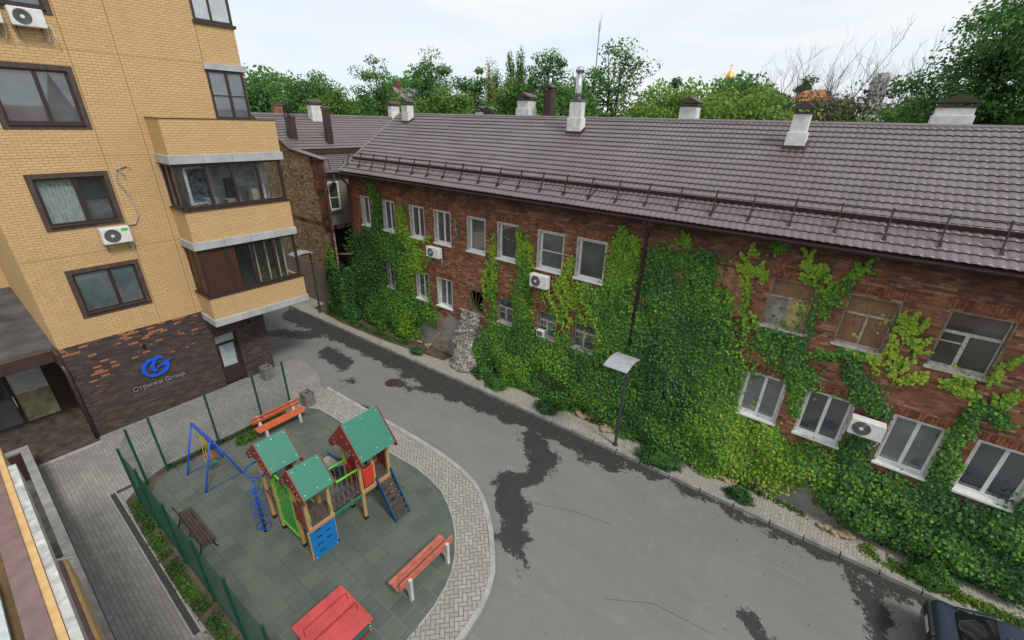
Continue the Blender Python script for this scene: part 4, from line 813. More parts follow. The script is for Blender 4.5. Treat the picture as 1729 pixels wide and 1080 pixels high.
for nm,x0,x1,y0,y1,ze,za,hw,cx in T:
    for x in (x0,x1):
        for y in (y0,y1):
            m=MB(); m.box(x-.05,x+.05,y-.05,y+.05,.10,ze+.12); po=m.build('post',PINE,ST,bevel=.012); m=MB(); m.box(x-.055,x+.055,y-.055,y+.055,.0,.13); m.build('post_foot',BLACK,po)
    if nm=='C':
        for x,y in ((-10.05,5.7),(-9.33,5.66)): m=MB(); m.box(x-.045,x+.045,y-.045,y+.045,1.1,2.02 if x>-9.5 else 2.6); m.build('post',PINE,ST,bevel=.01)
    m=MB(); m.box(x0-.05,x1+.05,y0-.05,y1+.05,1.16,1.20); m.build('deck',DECK,ST)
    m=MB(); 
    for y in (y0-.03,y1-.01): m.box(x0+.05,x1-.05,y,y+.04,1.02,1.155)
    for x in (x0-.01,x1-.03): m.box(x,x+.08,y0+.05,y1-.05,1.02,1.155)
    m.box(x1+.051,x1+.085,y0-.05,y1+.05,1.09,1.21); m.build('deck_beam',PINE,ST)
    s=(za-ze)/hw
    for y,t in ((y0-.10,-.03),(y1+.10,.03)):
        n=8; arc_=[(cx+hw*.78*math.cos(math.pi*k/n),ze-.06+ .20*math.sin(math.pi*k/n)) for k in range(n+1)]
        pl=[(cx-hw*1.06,ze-.10),(cx-hw*1.10,ze+.02),(cx,za+.07),(cx+hw*1.10,ze+.02),(cx+hw*1.06,ze-.10),(cx+hw*.92,ze-.14)]+arc_+[(cx-hw*.92,ze-.14)]
        m=MB(); m.prism(pl,lambda u,v,q,y=y:(u,y+q,v),0,t); g_=m.build('gable_board',RED,ST,bevel=.004)
        m=MB()
        for fx,fz in ((-.62,.16),(-.62,.30),(0,.62),(.30,.48),(.42,.28),(.62,.20),(.80,.06)): 
            yy=y+t*1.0; m.tube([(cx+hw*fx,yy-.004*(1 if t<0 else -1),ze+(za-ze)*fz),(cx+hw*fx,yy+.012*(-1 if t<0 else 1),ze+(za-ze)*fz)],.016,8)
        m.build('bolt_cap',BOLT,g_)
    for sg_ in (-1,1):
        m=MB(); a=(cx+sg_*hw*1.0,ze+.02); b_=(cx,za+.02); nx,nz_=(za-ze)/math.hypot(hw,za-ze)*sg_,hw/math.hypot(hw,za-ze)
        pl=[(a[0],a[1]),(b_[0],b_[1]),(b_[0]+nx*.018*0,b_[1]+.022),(a[0]+nx*.018,a[1]+nz_*.018)]
        m.prism(pl,lambda u,v,q:(u,q,v),y0-.095,y1+.095); m.build('roof_panel',GRN,ST)
        m=MB()
        for y in (y0-.02,(y0+y1)/2,y1+.02):
            for f_ in (.12,.9): 
                px,pz=a[0]+(b_[0]-a[0])*f_,a[1]+(b_[1]-a[1])*f_+.02; m.tube([(px,y,pz),(px+nx*.014,y,pz+nz_*.014)],.014,8)
        m.build('bolt_cap',BOLT,ST)
def board(x0,x1,y0,y1,z0,z1,mat,name,lb=None): m=MB(); m.box(x0,x1,y0,y1,z0,z1); return m.build(name,mat,ST,bevel=.006,label=lb)
board(-9.30,-9.27,5.27,5.63,1.27,1.95,REDB,'side_panel','bright red safety panel beside the stairs'); board(-9.87,-9.35,3.44,3.47,1.22,1.88,RED,'side_panel')
board(-10.08,-10.05,5.27,5.64,1.22,1.95,REDB,'side_panel'); board(-10.0,-9.70,5.15,5.18,1.22,1.9,RED,'side_panel'); board(-10.08,-10.05,5.76,6.14,2.1,2.4,RED,'side_panel')
board(-9.99,-9.4,6.24,6.27,1.22,1.95,RED,'side_panel'); board(-11.55,-11.04,4.16,4.19,1.22,1.9,RED,'side_panel'); board(-9.97,-9.94,3.56,4.1,1.9,2.0,RED,'side_panel')
# blue climbing wall with slots
m=MB(); hs=[]
for c in range(2):
    for r_ in range(4):
        if c==1 and r_==0: continue
        y=3.60+c*.27+.0; z=.16+r_*.265+(c*.02); hs.append((y,y+.155,z,z+.085))
m.wall(FX(-9.235),3.44,4.18,.02,1.19,hs,0,-.02); cl=m.build('climbing_wall',CYB,ST)
m=MB(); m.box(-9.27,-9.256,3.46,4.16,.03,1.18); m.build('backing',plain('slot_shade_black',(.035,.04,.04),.8),cl)  # near-black sheet, its colour paints the shade inside the slots
m=MB(); 
for y,z in ((3.49,.06),(4.13,.06),(3.49,1.14),(4.13,1.14)): m.tube([(-9.235,y,z),(-9.222,y,z)],.016,8)
m.build('bolt_cap',BOLT,cl)
board(-9.30,-9.26,3.40,3.47,0,1.1,PINE,'edge_post')
for y in (3.52,4.10): m=MB(); m.tube([(-9.25,y,1.35),(-9.18,y,1.45),(-9.17,y,1.62),(-9.24,y,1.78)],.014,6); m.build('grab_handle',LIME,ST,smooth=True)
# bridge
for k in range(6):
    y=4.25+k*.155; z=1.17-.05*math.sin(math.pi*(k+.5)/6); m=MB(); m.box(-9.93,-9.36,y,y+.125,z-.03,z); m.build('bridge_plank',DECK,ST,bevel=.005)
for x in (-9.33,-9.96):
    m=MB(); m.tube([(x,4.12,2.10),(x,5.24,2.05)],.034,10); r_=m.build('handrail',LIME,ST,smooth=True)
    m=MB()
    for k in range(6): y=4.31+k*.155; m.tube([(x,y,2.07),(x+(.03 if x<-9.5 else -.03),y,1.14)],.008,5)
    m.build('chain',CHAIN,r_)
board(-9.31,-9.28,4.22,5.15,.98,1.10,GRN,'bridge_beam'); board(-9.98,-9.95,4.22,5.15,.98,1.10,GRN,'bridge_beam')
# net between towers
m=MB(); 
for a,b_ in (((-10.93,.35),(-10.93,2.25)),((-9.99,.35),(-9.99,2.25)),((-10.93,2.25),(-9.99,2.25)),((-10.93,.35),(-9.99,.35))): m.beam((a[0],3.46,a[1]),(b_[0],3.46,b_[1]),.05,.05,(0,1,0))
nt_=m.build('net_frame',LIME,ST)
m=MB(); 
for k in range(-9,7):
    for sg_ in (1,-1):
        pts=[]
        x0_=-10.9+k*.17; 
        for q in range(0,41):
            z=.38+q*.046; x=x0_+sg_*(z-.38)*.5+(0 if sg_>0 else .95)
            if -10.92<x<-10.0: pts.append((x,3.46+.015*math.sin(q),z))
        if len(pts)>2: m.tube([pts[0],pts[-1]],.010,5)
m.build('net',plain('green_rope',(.07,.36,.05),.7),nt_)
m=MB()
for k in range(5): m.tube([(-10.9,3.55+.0*k,.5+k*.22),(-10.0,3.62,.55+k*.22)],.012,5)
m.build('rope_ladder',plain('blue_rope',(.03,.15,.45),.7),ST)
m=MB(); m.tube([(-10.9,3.8,1.24),(-10.0,3.8,1.24)],.03,6); m.tube([(-10.9,4.05,1.24),(-10.0,4.05,1.24)],.03,6); m.build('crossing_rope',YEL,ST)
m=MB(); m.tube([(-11.0,4.12,2.0),(-9.95,4.14,2.0)],.03,8); m.build('handrail',LIME,ST)
# stairs
for y in (5.66,6.20): m=MB(); m.prism([(-9.28,1.38),(-9.20,1.40),(-8.42,.02),(-8.56,.02),(-9.28,1.12)],lambda u,v,t,y=y:(u,y+t,v),0,.035); m.build('stair_stringer',DKB,ST,bevel=.003)
for k in range(6): x=-9.24+k*.125; z=1.02-k*.175; m=MB(); m.box(x,x+.17,5.70,6.195,z-.03,z); m.build('stair_tread',DECK,ST)
# slide
m=MB(); prof=[(-10.10,1.2),(-10.45,1.18),(-11.0,.86),(-11.6,.48),(-12.0,.28),(-12.55,.22)]
for a,b_ in zip(prof,prof[1:]): m.add([(a[0],5.40,a[1]),(b_[0],5.40,b_[1]),(b_[0],5.92,b_[1]),(a[0],5.92,a[1]),(a[0],5.40,a[1]-.02),(b_[0],5.40,b_[1]-.02),(b_[0],5.92,b_[1]-.02),(a[0],5.92,a[1]-.02)],[(0,1,2,3),(4,7,6,5),(0,4,5,1),(3,2,6,7)])
m.build('slide_chute',plain('sand_dusted_steel',(.42,.37,.31),.4,.15,4,.4,.2),ST)
for y in (5.36,5.92):
    m=MB(); up_=[(x,z+.17+(.08 if x>-10.5 else 0)) for x,z in prof]; m.prism(prof+[(-12.62,.26),(-12.60,.38)]+up_[::-1][1:],lambda u,v,t,y=y:(u,y+t,v-.03),0,.035); m.build('slide_side',DKB,ST)
m=MB(); m.tube([(-12.35,5.45,.2),(-12.35,5.45,0)],.03,8); m.tube([(-12.35,5.87,.2),(-12.35,5.87,0)],.03,8); m.build('slide_leg',BLU,ST)
# spiral climber
m=MB(); m.tube([(-11.28,3.02,0),(-11.42,3.08,1.0),(-11.52,3.12,1.78)],.035,10)
rg=[( -11.83+.36*math.cos(a),3.45+.36*math.sin(a),1.86) for a in [2*math.pi*k/28 for k in range(28)]]; m.tube(rg,.025,8,closed=True)
for k in range(4):
    f_=.14+k*.22; cx,cy,cz=-11.28-.24*f_,3.02+.10*f_,1.78*f_
    for s_ in (-1,1): m.tube([(cx+s_*.14+.14*math.cos(a),cy+.02*s_+.14*math.sin(a),cz+.07*s_) for a in [2*math.pi*q/18 for q in range(18)]],.014,6,closed=True)
m.tube([(-11.83,3.81,1.86),(-11.6,3.9,1.86)],.025,6); m.tube([(-11.5,3.25,1.86),(-11.52,3.12,1.78)],.025,6); m.build('spiral_climber',BLU,ST,smooth=True)
for y in (3.62,3.98): m=MB(); m.tube([(-11.66,y,1.75),(-11.9,y,1.8),(-12.15,y,1.5),(-12.25,y,.9),(-12.3,y,.0)],.022,8); m.build('arched_bar',BLU,ST,smooth=True)
m=MB()
for k in range(4): m.tube([(-12.27+.02*k,3.62,.3+k*.33),(-12.27+.02*k,3.98,.3+k*.33)],.018,6)
m.build('rung',BLU,ST)
m=MB(); m.tube([(-11.62,3.55,1.45)]+[(-11.7,3.5+.14*math.sin(a),1.3-.14*math.cos(a)) for a in [.5*k for k in range(12)]],.012,6); m.build('grab_handle',LIME,ST,smooth=True)

# swing
SWG=thing('swing_set',(-15,3.06,.01),'blue steel swing frame with one small child seat on yellow chains','swing')
m=MB(); m.beam((-15.75,3.03,1.84),(-14.25,3.10,1.84),.09,.06); m.build('top_beam',BLU,SWG,bevel=.01)
for x,ya,yb,yt in ((-15.67,2.47,3.59,3.03),(-14.32,2.54,3.67,3.10)):
    for y in (ya,yb): m=MB(); m.tube([(x,yt+(y-yt)*.06,1.80),(x,y-(y-yt)*.02,.10),(x,y,.01)],.032,8); m.build('leg',BLU,SWG,smooth=True)
    m=MB(); m.tube([(x,ya,.06),(x,yb,.06)],.012,6); m.build('ground_bar',BLU,SWG)
m=MB(); m.box(-15.18,-14.82,2.88,3.22,.56,.585); st=m.build('seat',GRN,SWG,bevel=.01)
m=MB(); m.tube([(-15.18,2.90,.78),(-15.18,3.18,.80),(-15.10,3.25,.80),(-14.92,3.25,.80),(-14.83,3.18,.80),(-14.83,2.90,.78)],.024,6); m.build('safety_bar',REDB,st,smooth=True)
for x in (-15.15,-14.87):
    for y in (2.95,3.15): m=MB(); m.tube([(x,3.06,1.80),(x,y,.58)],.013,5); m.build('chain',YEL,SWG)

# benches
def slat_bench(label,loc,rz,mat,L=1.86):
    o=thing('park_bench',(0,0,0),label,'bench','slatted benches with white concrete legs')
    for k in range(3): m=MB(); m.box(.02+k*.145,.145+k*.145,-L/2,L/2,.43,.465); m.build('seat_slat',mat,o,bevel=.006)
    for k in range(2): m=MB(); z=.62+k*.145; x=-.065-k*.03; m.beam((x,-L/2,z),(x,L/2,z),.035,.125,(.22,0,1)); m.build('back_slat',mat,o,bevel=.006)
    for y in (-.66,.66):
        m=MB(); m.prism([(-.20,0),(-.10,0),(-.06,.30),(.30,.32),(.33,0),(.43,0),(.42,.43),(-.03,.43),(-.12,.79),(-.20,.79)],lambda u,v,t,y=y:(u,y+t,v),-.045,.045); m.build('leg',plain('white_concrete_leg',(.60,.60,.585),.8,.15,6,.2,0,.2),o,bevel=.006)
    m=MB()
    for y in (-.66,.66):
        for x,z in ((.08,.467),(.23,.467),(.37,.467)): m.tube([(x,y,z-.005),(x,y,z+.006)],.014,6)
    m.build('bolt_cap',GREYP,o)
    o.location=loc; o.rotation_euler=(0,0,rz); return o
slat_bench('orange-red slatted bench beside the concrete bin and the mesh fence',(-15.80,5.77,.01),0,ORG)
slat_bench('faded red slatted bench seen from behind by the curved walkway',(-6.40,5.04,.01),math.pi,PNK)
o=thing('park_bench',(-12.65,1.7,.01),'dark brown slatted bench with scrolled iron ends along the mesh fence','bench')
DBR=m_wood('dark_brown_slat',(.050,.034,.026),(.085,.058,.045),.6,(.6,5,5))
for k in range(4): m=MB(); m.box(-13.55,-11.78,1.60+k*.085,1.665+k*.085,.43,.455); m.build('seat_slat',DBR,o,bevel=.005)
for k in range(3): m=MB(); m.beam((-13.55,1.57-k*.022,.54+k*.10),(-11.78,1.57-k*.022,.54+k*.10),.022,.07,(0,-.2,1)); m.build('back_slat',DBR,o,bevel=.005)
for x in (-13.45,-12.66,-11.88): m=MB(); m.tube([(x,1.46,0.01),(x,1.55,.2),(x,1.60,.40),(x,1.56,.55),(x,1.50,.82)],.018,6); m.tube([(x,1.60,.40),(x,1.90,.40),(x,1.87,.25),(x,1.90,.1),(x,1.95,.01)],.018,6); m.build('iron_end',BLACK,o,smooth=True)
# sandbox with lid
o=thing('sandbox',(-7.06,2.66,.01),'square sandbox closed by a bright red lid with two tube rails','sandbox')
LID=plain('coral_red_lid',(.52,.075,.075),.5,.14,3,.35)
m=MB(); m.box(-7.74,-7.07,2.0,3.33,.44,.47); m.build('lid',LID,o,bevel=.006); m=MB(); m.box(-7.055,-6.38,2.0,3.33,.44,.47); m.build('lid',LID,o,bevel=.006)
for k,mt in enumerate((RED,GRN,DKB)):
    m=MB(); z=.02+k*.138; e=.0; m.wall(lambda u,v,t:(u,v,t),-7.68,-6.44,2.06,3.27,[(-7.64,-6.48,2.10,3.23)],z,z+.13); m.build('side_board',mt,o)
m=MB()
for x,y in ((-6.43,3.30),(-6.43,2.03)):
    for z in (.1,.22,.35): m.sphere((x,y-.06,z),.02,8,5)
m.build('bolt_cap',plain('yellow_cap',(.65,.5,.1),.5),o)
for x in (-7.27,-6.86): m=MB(); m.tube([(x,2.10,.47),(x,2.10,.72),(x,3.22,.72),(x,3.22,.47)],.012,6); m.build('tube_rail',plain('dark_red_tube',(.38,.03,.03),.45),o)
# bins
def bin_(label,x,y,rz):
    o=thing('litter_bin',(0,0,0),label,'litter bin','square concrete litter bins'); cb=plain('bin_concrete',(.21,.20,.185),.9,.25,6,.15,0,.4)
    for k in range(4): m=MB(); z=k*.163; m.wall(lambda u,v,t:(u,v,t),-.21,.21,-.21,.21,[(-.16,.16,-.16,.16)],z+.004,z+.157); m.build('concrete_ring',cb,o,bevel=.012)
    m=MB(); m.box(-.17,.17,-.17,.17,.02,.48); m.build('liner',BLACK,o); o.location=(x,y,.01); o.rotation_euler=(0,0,rz)
bin_('square concrete litter bin at the end of the orange bench',-16.32,7.28,R(6)); bin_('square concrete litter bin against the dark brick wall',-19.75,7.2,R(3))
# fence
FP=[(-16.58,6.65),(-16.52,5.45),(-16.47,3.8),(-16.41,2.12),(-16.2,1.48),(-15.3,1.08),(-13.9,1.13),(-11.95,1.17),(-10.2,1.22),(-8.59,1.28),(-6.92,1.33),(-5.7,1.36)]
FN=thing('mesh_fence',(-15.3,1.08,0),'dark green welded mesh fence on green posts round the playground','fence'); FG=plain('fence_green',(.008,.075,.045),.45,.1,6,.4)
for x,y in FP: m=MB(); m.box(x-.035,x+.035,y-.03,y+.03,-.05,2.32); m.build('post',FG,FN,bevel=.004)
for a,b_ in zip(FP,FP[1:]):
    m=MB(); A,B_=Vector((*a,0)),Vector((*b_,0)); L=(B_-A).length; n=int(L/.05); d=(B_-A).normalized(); nr=Vector((-d.y,d.x,0))*.002
    for k in range(1,n): p=A.lerp(B_,k/n); m.add([p-nr+Vector((0,0,.06)),p+nr+Vector((0,0,.06)),p+nr+Vector((0,0,2.22)),p-nr+Vector((0,0,2.22)),p+d*.0042+Vector((0,0,.06)),p+d*.0042+Vector((0,0,2.22))],[(0,1,2,3),(0,4,5,3),(1,2,5,4)])
    for k in range(23):
        z=.06+k*.098; zz=Vector((0,0,z)); m.add([A-nr+zz,A+nr+zz,B_+nr+zz,B_-nr+zz,A-nr+zz+Vector((0,0,.0048)),A+nr+zz+Vector((0,0,.0048)),B_+nr+zz+Vector((0,0,.0048)),B_-nr+zz+Vector((0,0,.0048))],[(0,1,2,3),(4,5,6,7),(0,1,5,4),(2,3,7,6)])
    m.build('mesh_panel',FG,FN)
# street lamps
def lamp(label,x,y):
    o=thing('street_lamp',(x,y,0),label,'street lamp','street lamps along the sidewalk'); pm=plain('charcoal_pole',(.055,.057,.06),.45,.1,8,.5)
    m=MB(); m.tube([(x,y,0),(x,y,.05)],.10,12); m.tube([(x,y,.05),(x,y,2.0),(x-.0,y,3.95)],[.062,.058,.045],12); m.build('pole',pm,o,smooth=False)
    m=MB(); m.beam((x,y,3.93),(x-.1,y-.55,3.86),.07,.05); m.build('arm',pm,o)
    m=MB(); n=8
    prev=None; X0,X1,Y0,Y1=x-.46,x+.40,y-1.12,y+.02
    top=[];
    for k in range(n+1):
        u=k/n; yy=Y0+(Y1-Y0)*u; z=3.98+.12*math.sin(math.pi*u*.9+.1); top.append((yy,z))
    pl=top+[(yy,z-.03) for yy,z in top[::-1]]
    m.prism(pl,lambda u,v,t:(t,u,v),X0,X1); m.build('reflector_panel',plain('pale_reflector',(.38,.39,.42),.45,.08,4,.4),o)
    m=MB(); m.tube([(x-.08,y-.45,3.72),(x-.1,y-.62,3.80)],[.10,.06],12); m.build('lamp_head',WHITE,o,smooth=True)
lamp('charcoal street lamp with curved pale reflector panel in front of the dense ivy',-4.66,13.35); lamp('charcoal street lamp with pale reflector by the rubble stone wall, far left end of sidewalk',-24.95,13.0)
m=MB(); m.tube([(-15.03,10.76,-.12),(-15.03,10.76,-.088)],.34,28); m.tube([(-15.03,10.76,-.1),(-15.03,10.76,-.083)],.27,24); tag(m.build('manhole_cover',plain('rusty_cast_iron',(.045,.036,.030),.7,.3,9,.4,0,.6)),'round dark manhole cover in the asphalt road','manhole cover')

# car
CR=thing('parked_car',(6.6,11.2,-.1),'dark blue grey saloon car parked at the kerb, rear corner at bottom right','car')
PAINT=NT('blue_grey_car_paint',.22,.5,.35); PAINT.color((.050,.072,.115)); PAINT.b.inputs['Coat Weight'].default_value=.8; PAINT.b.inputs['Coat Roughness'].default_value=.05; PAINT=PAINT.m
CG=m_glass('car_glass',(.006,.006,.008),.04)
def loft(name,st,mat,parent,z0=-.1,sub=1):
    V=[];n=None
    for x,pf in st:
        P=[(x,y,z) for y,z in pf]+[(x,-y,z) for y,z in pf[::-1]]; n=len(P); V.append(P)
    m=MB(); vs=[(4.30+x,11.35+y,z+z0) for P in V for x,y,z in P]; fs=[]
    for i in range(len(V)-1):
        for k in range(n): fs.append((i*n+k,i*n+(k+1)%n,(i+1)*n+(k+1)%n,(i+1)*n+k))
    fs.append(tuple(range(n))[::-1]); fs.append(tuple(range((len(V)-1)*n,len(V)*n))); m.add(vs,fs)
    o=m.build(name,mat,parent,smooth=True); s=o.modifiers.new('s','SUBSURF'); s.levels=s.render_levels=2; return o
def pf(w,zb,zt,c=.03): return [(w*.80,zb),(w*.97,zb+.10),(w,zb+.30),(w*.99,zt-.20),(w*.93,zt-.045),(w*.80,zt),(w*.4,zt+c*.8),(.0001,zt+c)]
loft('body',[(.02,pf(.66,.42,.62,.01)),(.04,pf(.74,.32,.80,.01)),(.13,pf(.83,.28,.98,.01)),(.22,pf(.86,.26,1.06,.02)),(.5,pf(.895,.24,1.06)),(1.2,pf(.90,.22,1.02)),(2.2,pf(.90,.22,.98)),(3.1,pf(.90,.22,.96)),(3.9,pf(.88,.24,.90)),(4.4,pf(.80,.28,.78)),(4.6,pf(.62,.34,.66))],PAINT,CR)
def gf(w,zb,zt): return [(w*1.12,zb),(w*1.10,zb+.02),(w*.98,zt-.10),(w*.90,zt-.03),(w*.7,zt),(w*.35,zt+.012),(.0001,zt+.015)]
loft('cabin_glass',[(.45,gf(.66,.95,1.07)),(.50,gf(.66,.95,1.10)),(.95,gf(.62,.95,1.40)),(1.15,gf(.61,.95,1.455)),(1.9,gf(.61,.95,1.48)),(2.7,gf(.60,.95,1.42)),(3.2,gf(.64,.9,1.12)),(3.45,gf(.66,.9,.98))],CG,CR)
loft('roof',[(1.02,[(.50,1.425),(.49,1.45),(.35,1.465),(.0001,1.475)]),(1.15,[(.57,1.41),(.55,1.465),(.40,1.48),(.0001,1.49)]),(1.9,[(.58,1.43),(.56,1.49),(.4,1.505),(.0001,1.515)]),(2.55,[(.56,1.40),(.54,1.45),(.4,1.465),(.0001,1.475)])],PAINT,CR)
for s_ in (-1,1):
    m=MB(); m.beam((4.30+.52,11.35+s_*.70,.97),(4.30+1.12,11.35+s_*.585,1.335),.09,.03,(0,0,1)); m.beam((4.30+3.35,11.35+s_*.70,.86),(4.30+2.6,11.35+s_*.58,1.31),.06,.03); m.build('pillar',PAINT,CR,bevel=.01)
    m=MB(); m.box(4.36,4.50,11.35+(-.33 if s_<0 else .62)-.10,11.35+(-.33 if s_<0 else .62)+.10,.60 if s_>0 else .62,.80); m.build('tail_light',plain('tail_light_red',(.22,.01,.01),.2,.05,3,.6) if s_<0 else plain('silver_lens',(.30,.33,.38),.2,.05,3,.6),CR,bevel=.03,segs=2)
m=MB(); m.box(4.31,4.40,11.0,12.0,.62,.86); m.build('plate_recess',plain('dark_bumper_trim',(.03,.03,.032),.5),CR,bevel=.02)
m=MB(); m.box(4.300,4.309,11.12,11.60,.67,.79); m.build('number_plate',plain('plate_white',(.62,.62,.58),.5),CR,bevel=.004)
m=MB(); m.sphere((5.55,11.35,1.405),.10,10,6,sx=1.2,sy=.3,sz=.5); m.build('antenna_fin',PAINT,CR,smooth=True)
for x in (5.15,7.95):
    for s_ in (-1,1):
        m=MB(); y=11.35+s_*.80; m.tube([(x,y-.10,.22),(x,y+.10,.22)],.32,28); w_=m.build('wheel',plain('tyre_rubber',(.02,.02,.02),.8),CR,bevel=.02)
        m=MB(); m.tube([(x,y+s_*.09,.22),(x,y+s_*.108,.22)],.20,20); m.build('rim',plain('alloy_rim',(.45,.45,.46),.3,.1,6,.5,.7),w_)
# ------------------------------------------------------------ vegetation
IVY=m_leaf('ivy_leaf',[(0,(.026,.090,.036)),(.25,(.052,.150,.038)),(.5,(.105,.26,.032)),(.75,(.20,.37,.034)),(.97,(.34,.45,.045)),(1,(.27,.15,.06))])
STROKES=[
(-20.21,8.35,-19.74,7.59,0.33,0.40,0.8,0.45),(-19.64,7.60,-19.67,6.20,0.36,0.42,0.9,0.3),(-20.31,5.45,-18.85,5.05,1.09,1.04,1,0.2),(-21.28,4.60,-20.49,1.12,1.16,1.69,1,0.15),
(-18.85,5.05,-18.91,0.82,1.04,1.40,1,0.25),(-17.83,7.32,-17.78,5.88,0.26,0.55,0.8,0.8),(-17.31,5.96,-17.02,4.45,0.53,0.56,0.8,0.8),(-17.11,5.69,-15.76,6.22,0.16,0.07,0.5,0.9),
(-16.95,5.10,-16.38,3.94,0.39,0.19,0.6,0.8),(-17.94,4.58,-17.89,0.76,0.90,1.00,1,0.5),(-20.63,0.31,-19.67,0.25,1.99,1.73,1,0.2),(-22.32,3.68,-22.84,0.25,0.60,1.09,1,0.15),
(-16.18,3.67,-16.23,1.97,0.23,0.41,0.7,0.5),(-17.05,1.74,-15.64,1.97,0.52,0.40,0.8,0.4),(-16.93,5.26,-14.40,5.16,0.11,0.07,0.3,0.9),(-11.63,6.88,-11.81,5.56,0.12,0.25,0.6,0.9),
(-11.81,5.56,-11.61,3.01,0.30,0.46,0.75,0.6),(-12.16,5.49,-12.34,3.40,0.09,0.26,0.4,0.8),(-12.55,0.77,-10.70,1.75,0.81,0.97,1,0.3),(-11.43,2.45,-10.67,0.80,0.66,0.84,1,0.4),
(-10.37,7.27,-10.15,6.18,0.16,0.34,0.9,0.8),(-9.95,7.21,-9.73,6.26,0.08,0.16,0.7,0.9),(-10.09,6.19,-10.05,4.05,0.42,0.51,1,0.55),(-10.05,4.05,-9.79,0.49,0.54,0.98,1,0.35),
(-8.81,5.19,-8.46,4.49,0.54,0.41,0.45,0.8),(-8.15,5.85,-7.86,4.13,0.35,0.53,0.6,0.85),(-7.90,6.64,-7.92,5.66,0.15,0.23,0.8,0.95),(-7.32,5.56,-6.63,3.98,0.49,0.63,0.6,0.7),
(-9.36,1.92,-7.52,2.01,0.76,0.84,1,0.4),(-8.24,3.47,-7.58,2.56,0.33,0.55,0.7,0.6),(-5.95,8.06,-5.92,7.04,0.17,0.47,0.95,0.7),(-5.47,7.77,-5.45,6.48,0.20,0.35,0.95,0.7),
(-6.00,6.81,-5.96,5.67,0.40,0.46,1,0.6),(-6.67,5.48,-5.98,4.94,0.29,0.42,0.8,0.6),(-5.98,4.94,-5.76,3.22,0.59,0.86,1,0.35),(-7.06,3.03,-5.99,0.87,0.79,0.94,1,0.25),
(-10.30,0.28,-7.36,0.25,0.50,0.89,1,0.2),(-5.36,5.59,-4.83,3.56,0.56,0.70,1,0.3),(-6.12,1.98,-4.59,0.34,1.05,1.15,1,0.15),(-5.07,1.86,-3.37,0.38,1.13,0.96,1,0.1),
(-3.84,8.26,-3.57,7.82,0.33,0.19,0.8,0.5),(-4.69,7.50,-2.90,7.66,0.16,0.25,0.8,0.35),(-4.55,7.32,-3.72,4.91,0.49,0.83,1,0.3),(-3.21,7.40,-2.67,5.68,0.55,0.75,0.95,0.35),
(-3.60,5.40,-2.99,3.25,1.01,1.27,1,0.2),(-3.48,3.56,-3.16,0.50,1.29,1.19,1,0.05),(-2.41,5.33,-1.88,3.71,0.85,0.79,1,0.3),(-2.24,6.64,-1.73,5.55,0.27,0.54,1,0.6),
(-1.94,8.31,-1.77,7.34,0.16,0.31,0.85,0.75),(-1.36,8.16,-1.13,8.46,0.13,0.15,0.8,0.4),(-2.12,8.01,-1.44,6.85,0.24,0.34,0.9,0.8),(-1.48,7.68,-1.29,7.26,0.22,0.16,0.8,0.8),
(-1.67,6.78,-1.22,4.86,0.37,0.54,1,0.55),(-1.71,3.78,-1.29,0.95,0.87,1.16,1,0.4),(-0.94,5.80,-0.60,5.09,0.26,0.34,1,0.3),(-0.59,6.31,0.08,4.92,0.36,0.36,1,0.2),
(-0.00,7.22,-0.07,6.08,0.24,0.32,1,0.3),(-0.14,8.23,0.26,7.29,0.15,0.21,0.85,0.85),(-0.51,8.32,0.04,7.58,0.06,0.11,0.7,0.8),(0.16,8.12,0.22,6.92,0.12,0.24,0.8,0.5),
(0.93,8.37,0.61,7.72,0.10,0.12,0.8,0.5),(0.61,7.72,0.33,6.77,0.14,0.24,0.8,0.4),(0.15,4.95,0.49,4.25,0.36,0.42,1,0.25),(0.23,4.35,0.56,3.39,0.20,0.17,0.9,0.3),
(-1.24,2.53,-0.61,0.52,0.69,0.82,1,0.6),(-0.10,2.36,0.59,0.98,0.46,0.85,1,0.6),(1.01,1.98,1.60,1.60,0.70,0.70,1,0.5),(1.05,5.69,1.43,5.82,0.21,0.20,0.8,0.35),
(1.40,5.43,1.78,4.60,0.24,0.30,0.9,0.2),(0.26,5.40,1.18,5.73,0.16,0.15,0.6,0.35),(1.58,6.61,1.87,5.23,0.20,0.29,0.8,0.9),(1.83,7.03,2.01,6.03,0.10,0.20,0.8,0.9),
(2.31,7.18,2.45,6.19,0.06,0.14,0.8,0.8),(1.91,7.14,2.27,6.57,0.04,0.07,0.7,0.8),(2.62,6.77,2.22,5.37,0.04,0.11,0.5,0.8),(2.27,5.20,2.82,5.80,0.06,0.04,0.5,0.9),
(1.97,4.88,2.41,3.87,0.32,0.27,1,0.2),(2.05,3.69,2.44,2.11,0.31,0.45,1,0.1),(2.26,2.00,2.74,0.84,0.50,0.58,1,0.15),(4.05,6.61,3.90,5.88,0.06,0.17,0.8,0.7),
(3.33,5.64,4.01,5.58,0.12,0.27,0.85,0.7),(3.37,6.19,3.87,5.34,0.12,0.30,0.9,0.6),(4.54,5.82,4.35,5.20,0.07,0.15,0.8,0.6),(4.11,5.27,4.63,4.98,0.20,0.17,0.9,0.3),
(4.08,5.07,3.93,3.85,0.19,0.22,0.9,0.35),(3.93,3.85,4.17,2.74,0.22,0.35,1,0.3),(3.04,1.78,4.05,1.99,0.55,0.58,1,0.25),(4.05,1.99,4.83,1.86,0.58,0.62,1,0.1),
(5.02,2.00,5.97,1.84,0.54,0.65,1,0.1),(3.58,0.94,6.06,0.99,0.63,0.67,1,0.08),(4.89,0.97,6.42,0.60,0.57,0.53,1,0.08),(5.55,3.02,5.89,2.21,0.31,0.51,1,0.1),
(-2.14,2.10,-1.37,0.35,1.06,0.76,1,0.35),(2.10,0.92,3.35,0.77,0.44,0.56,1,0.25)

]
WR=[w[:4] for w in wins]
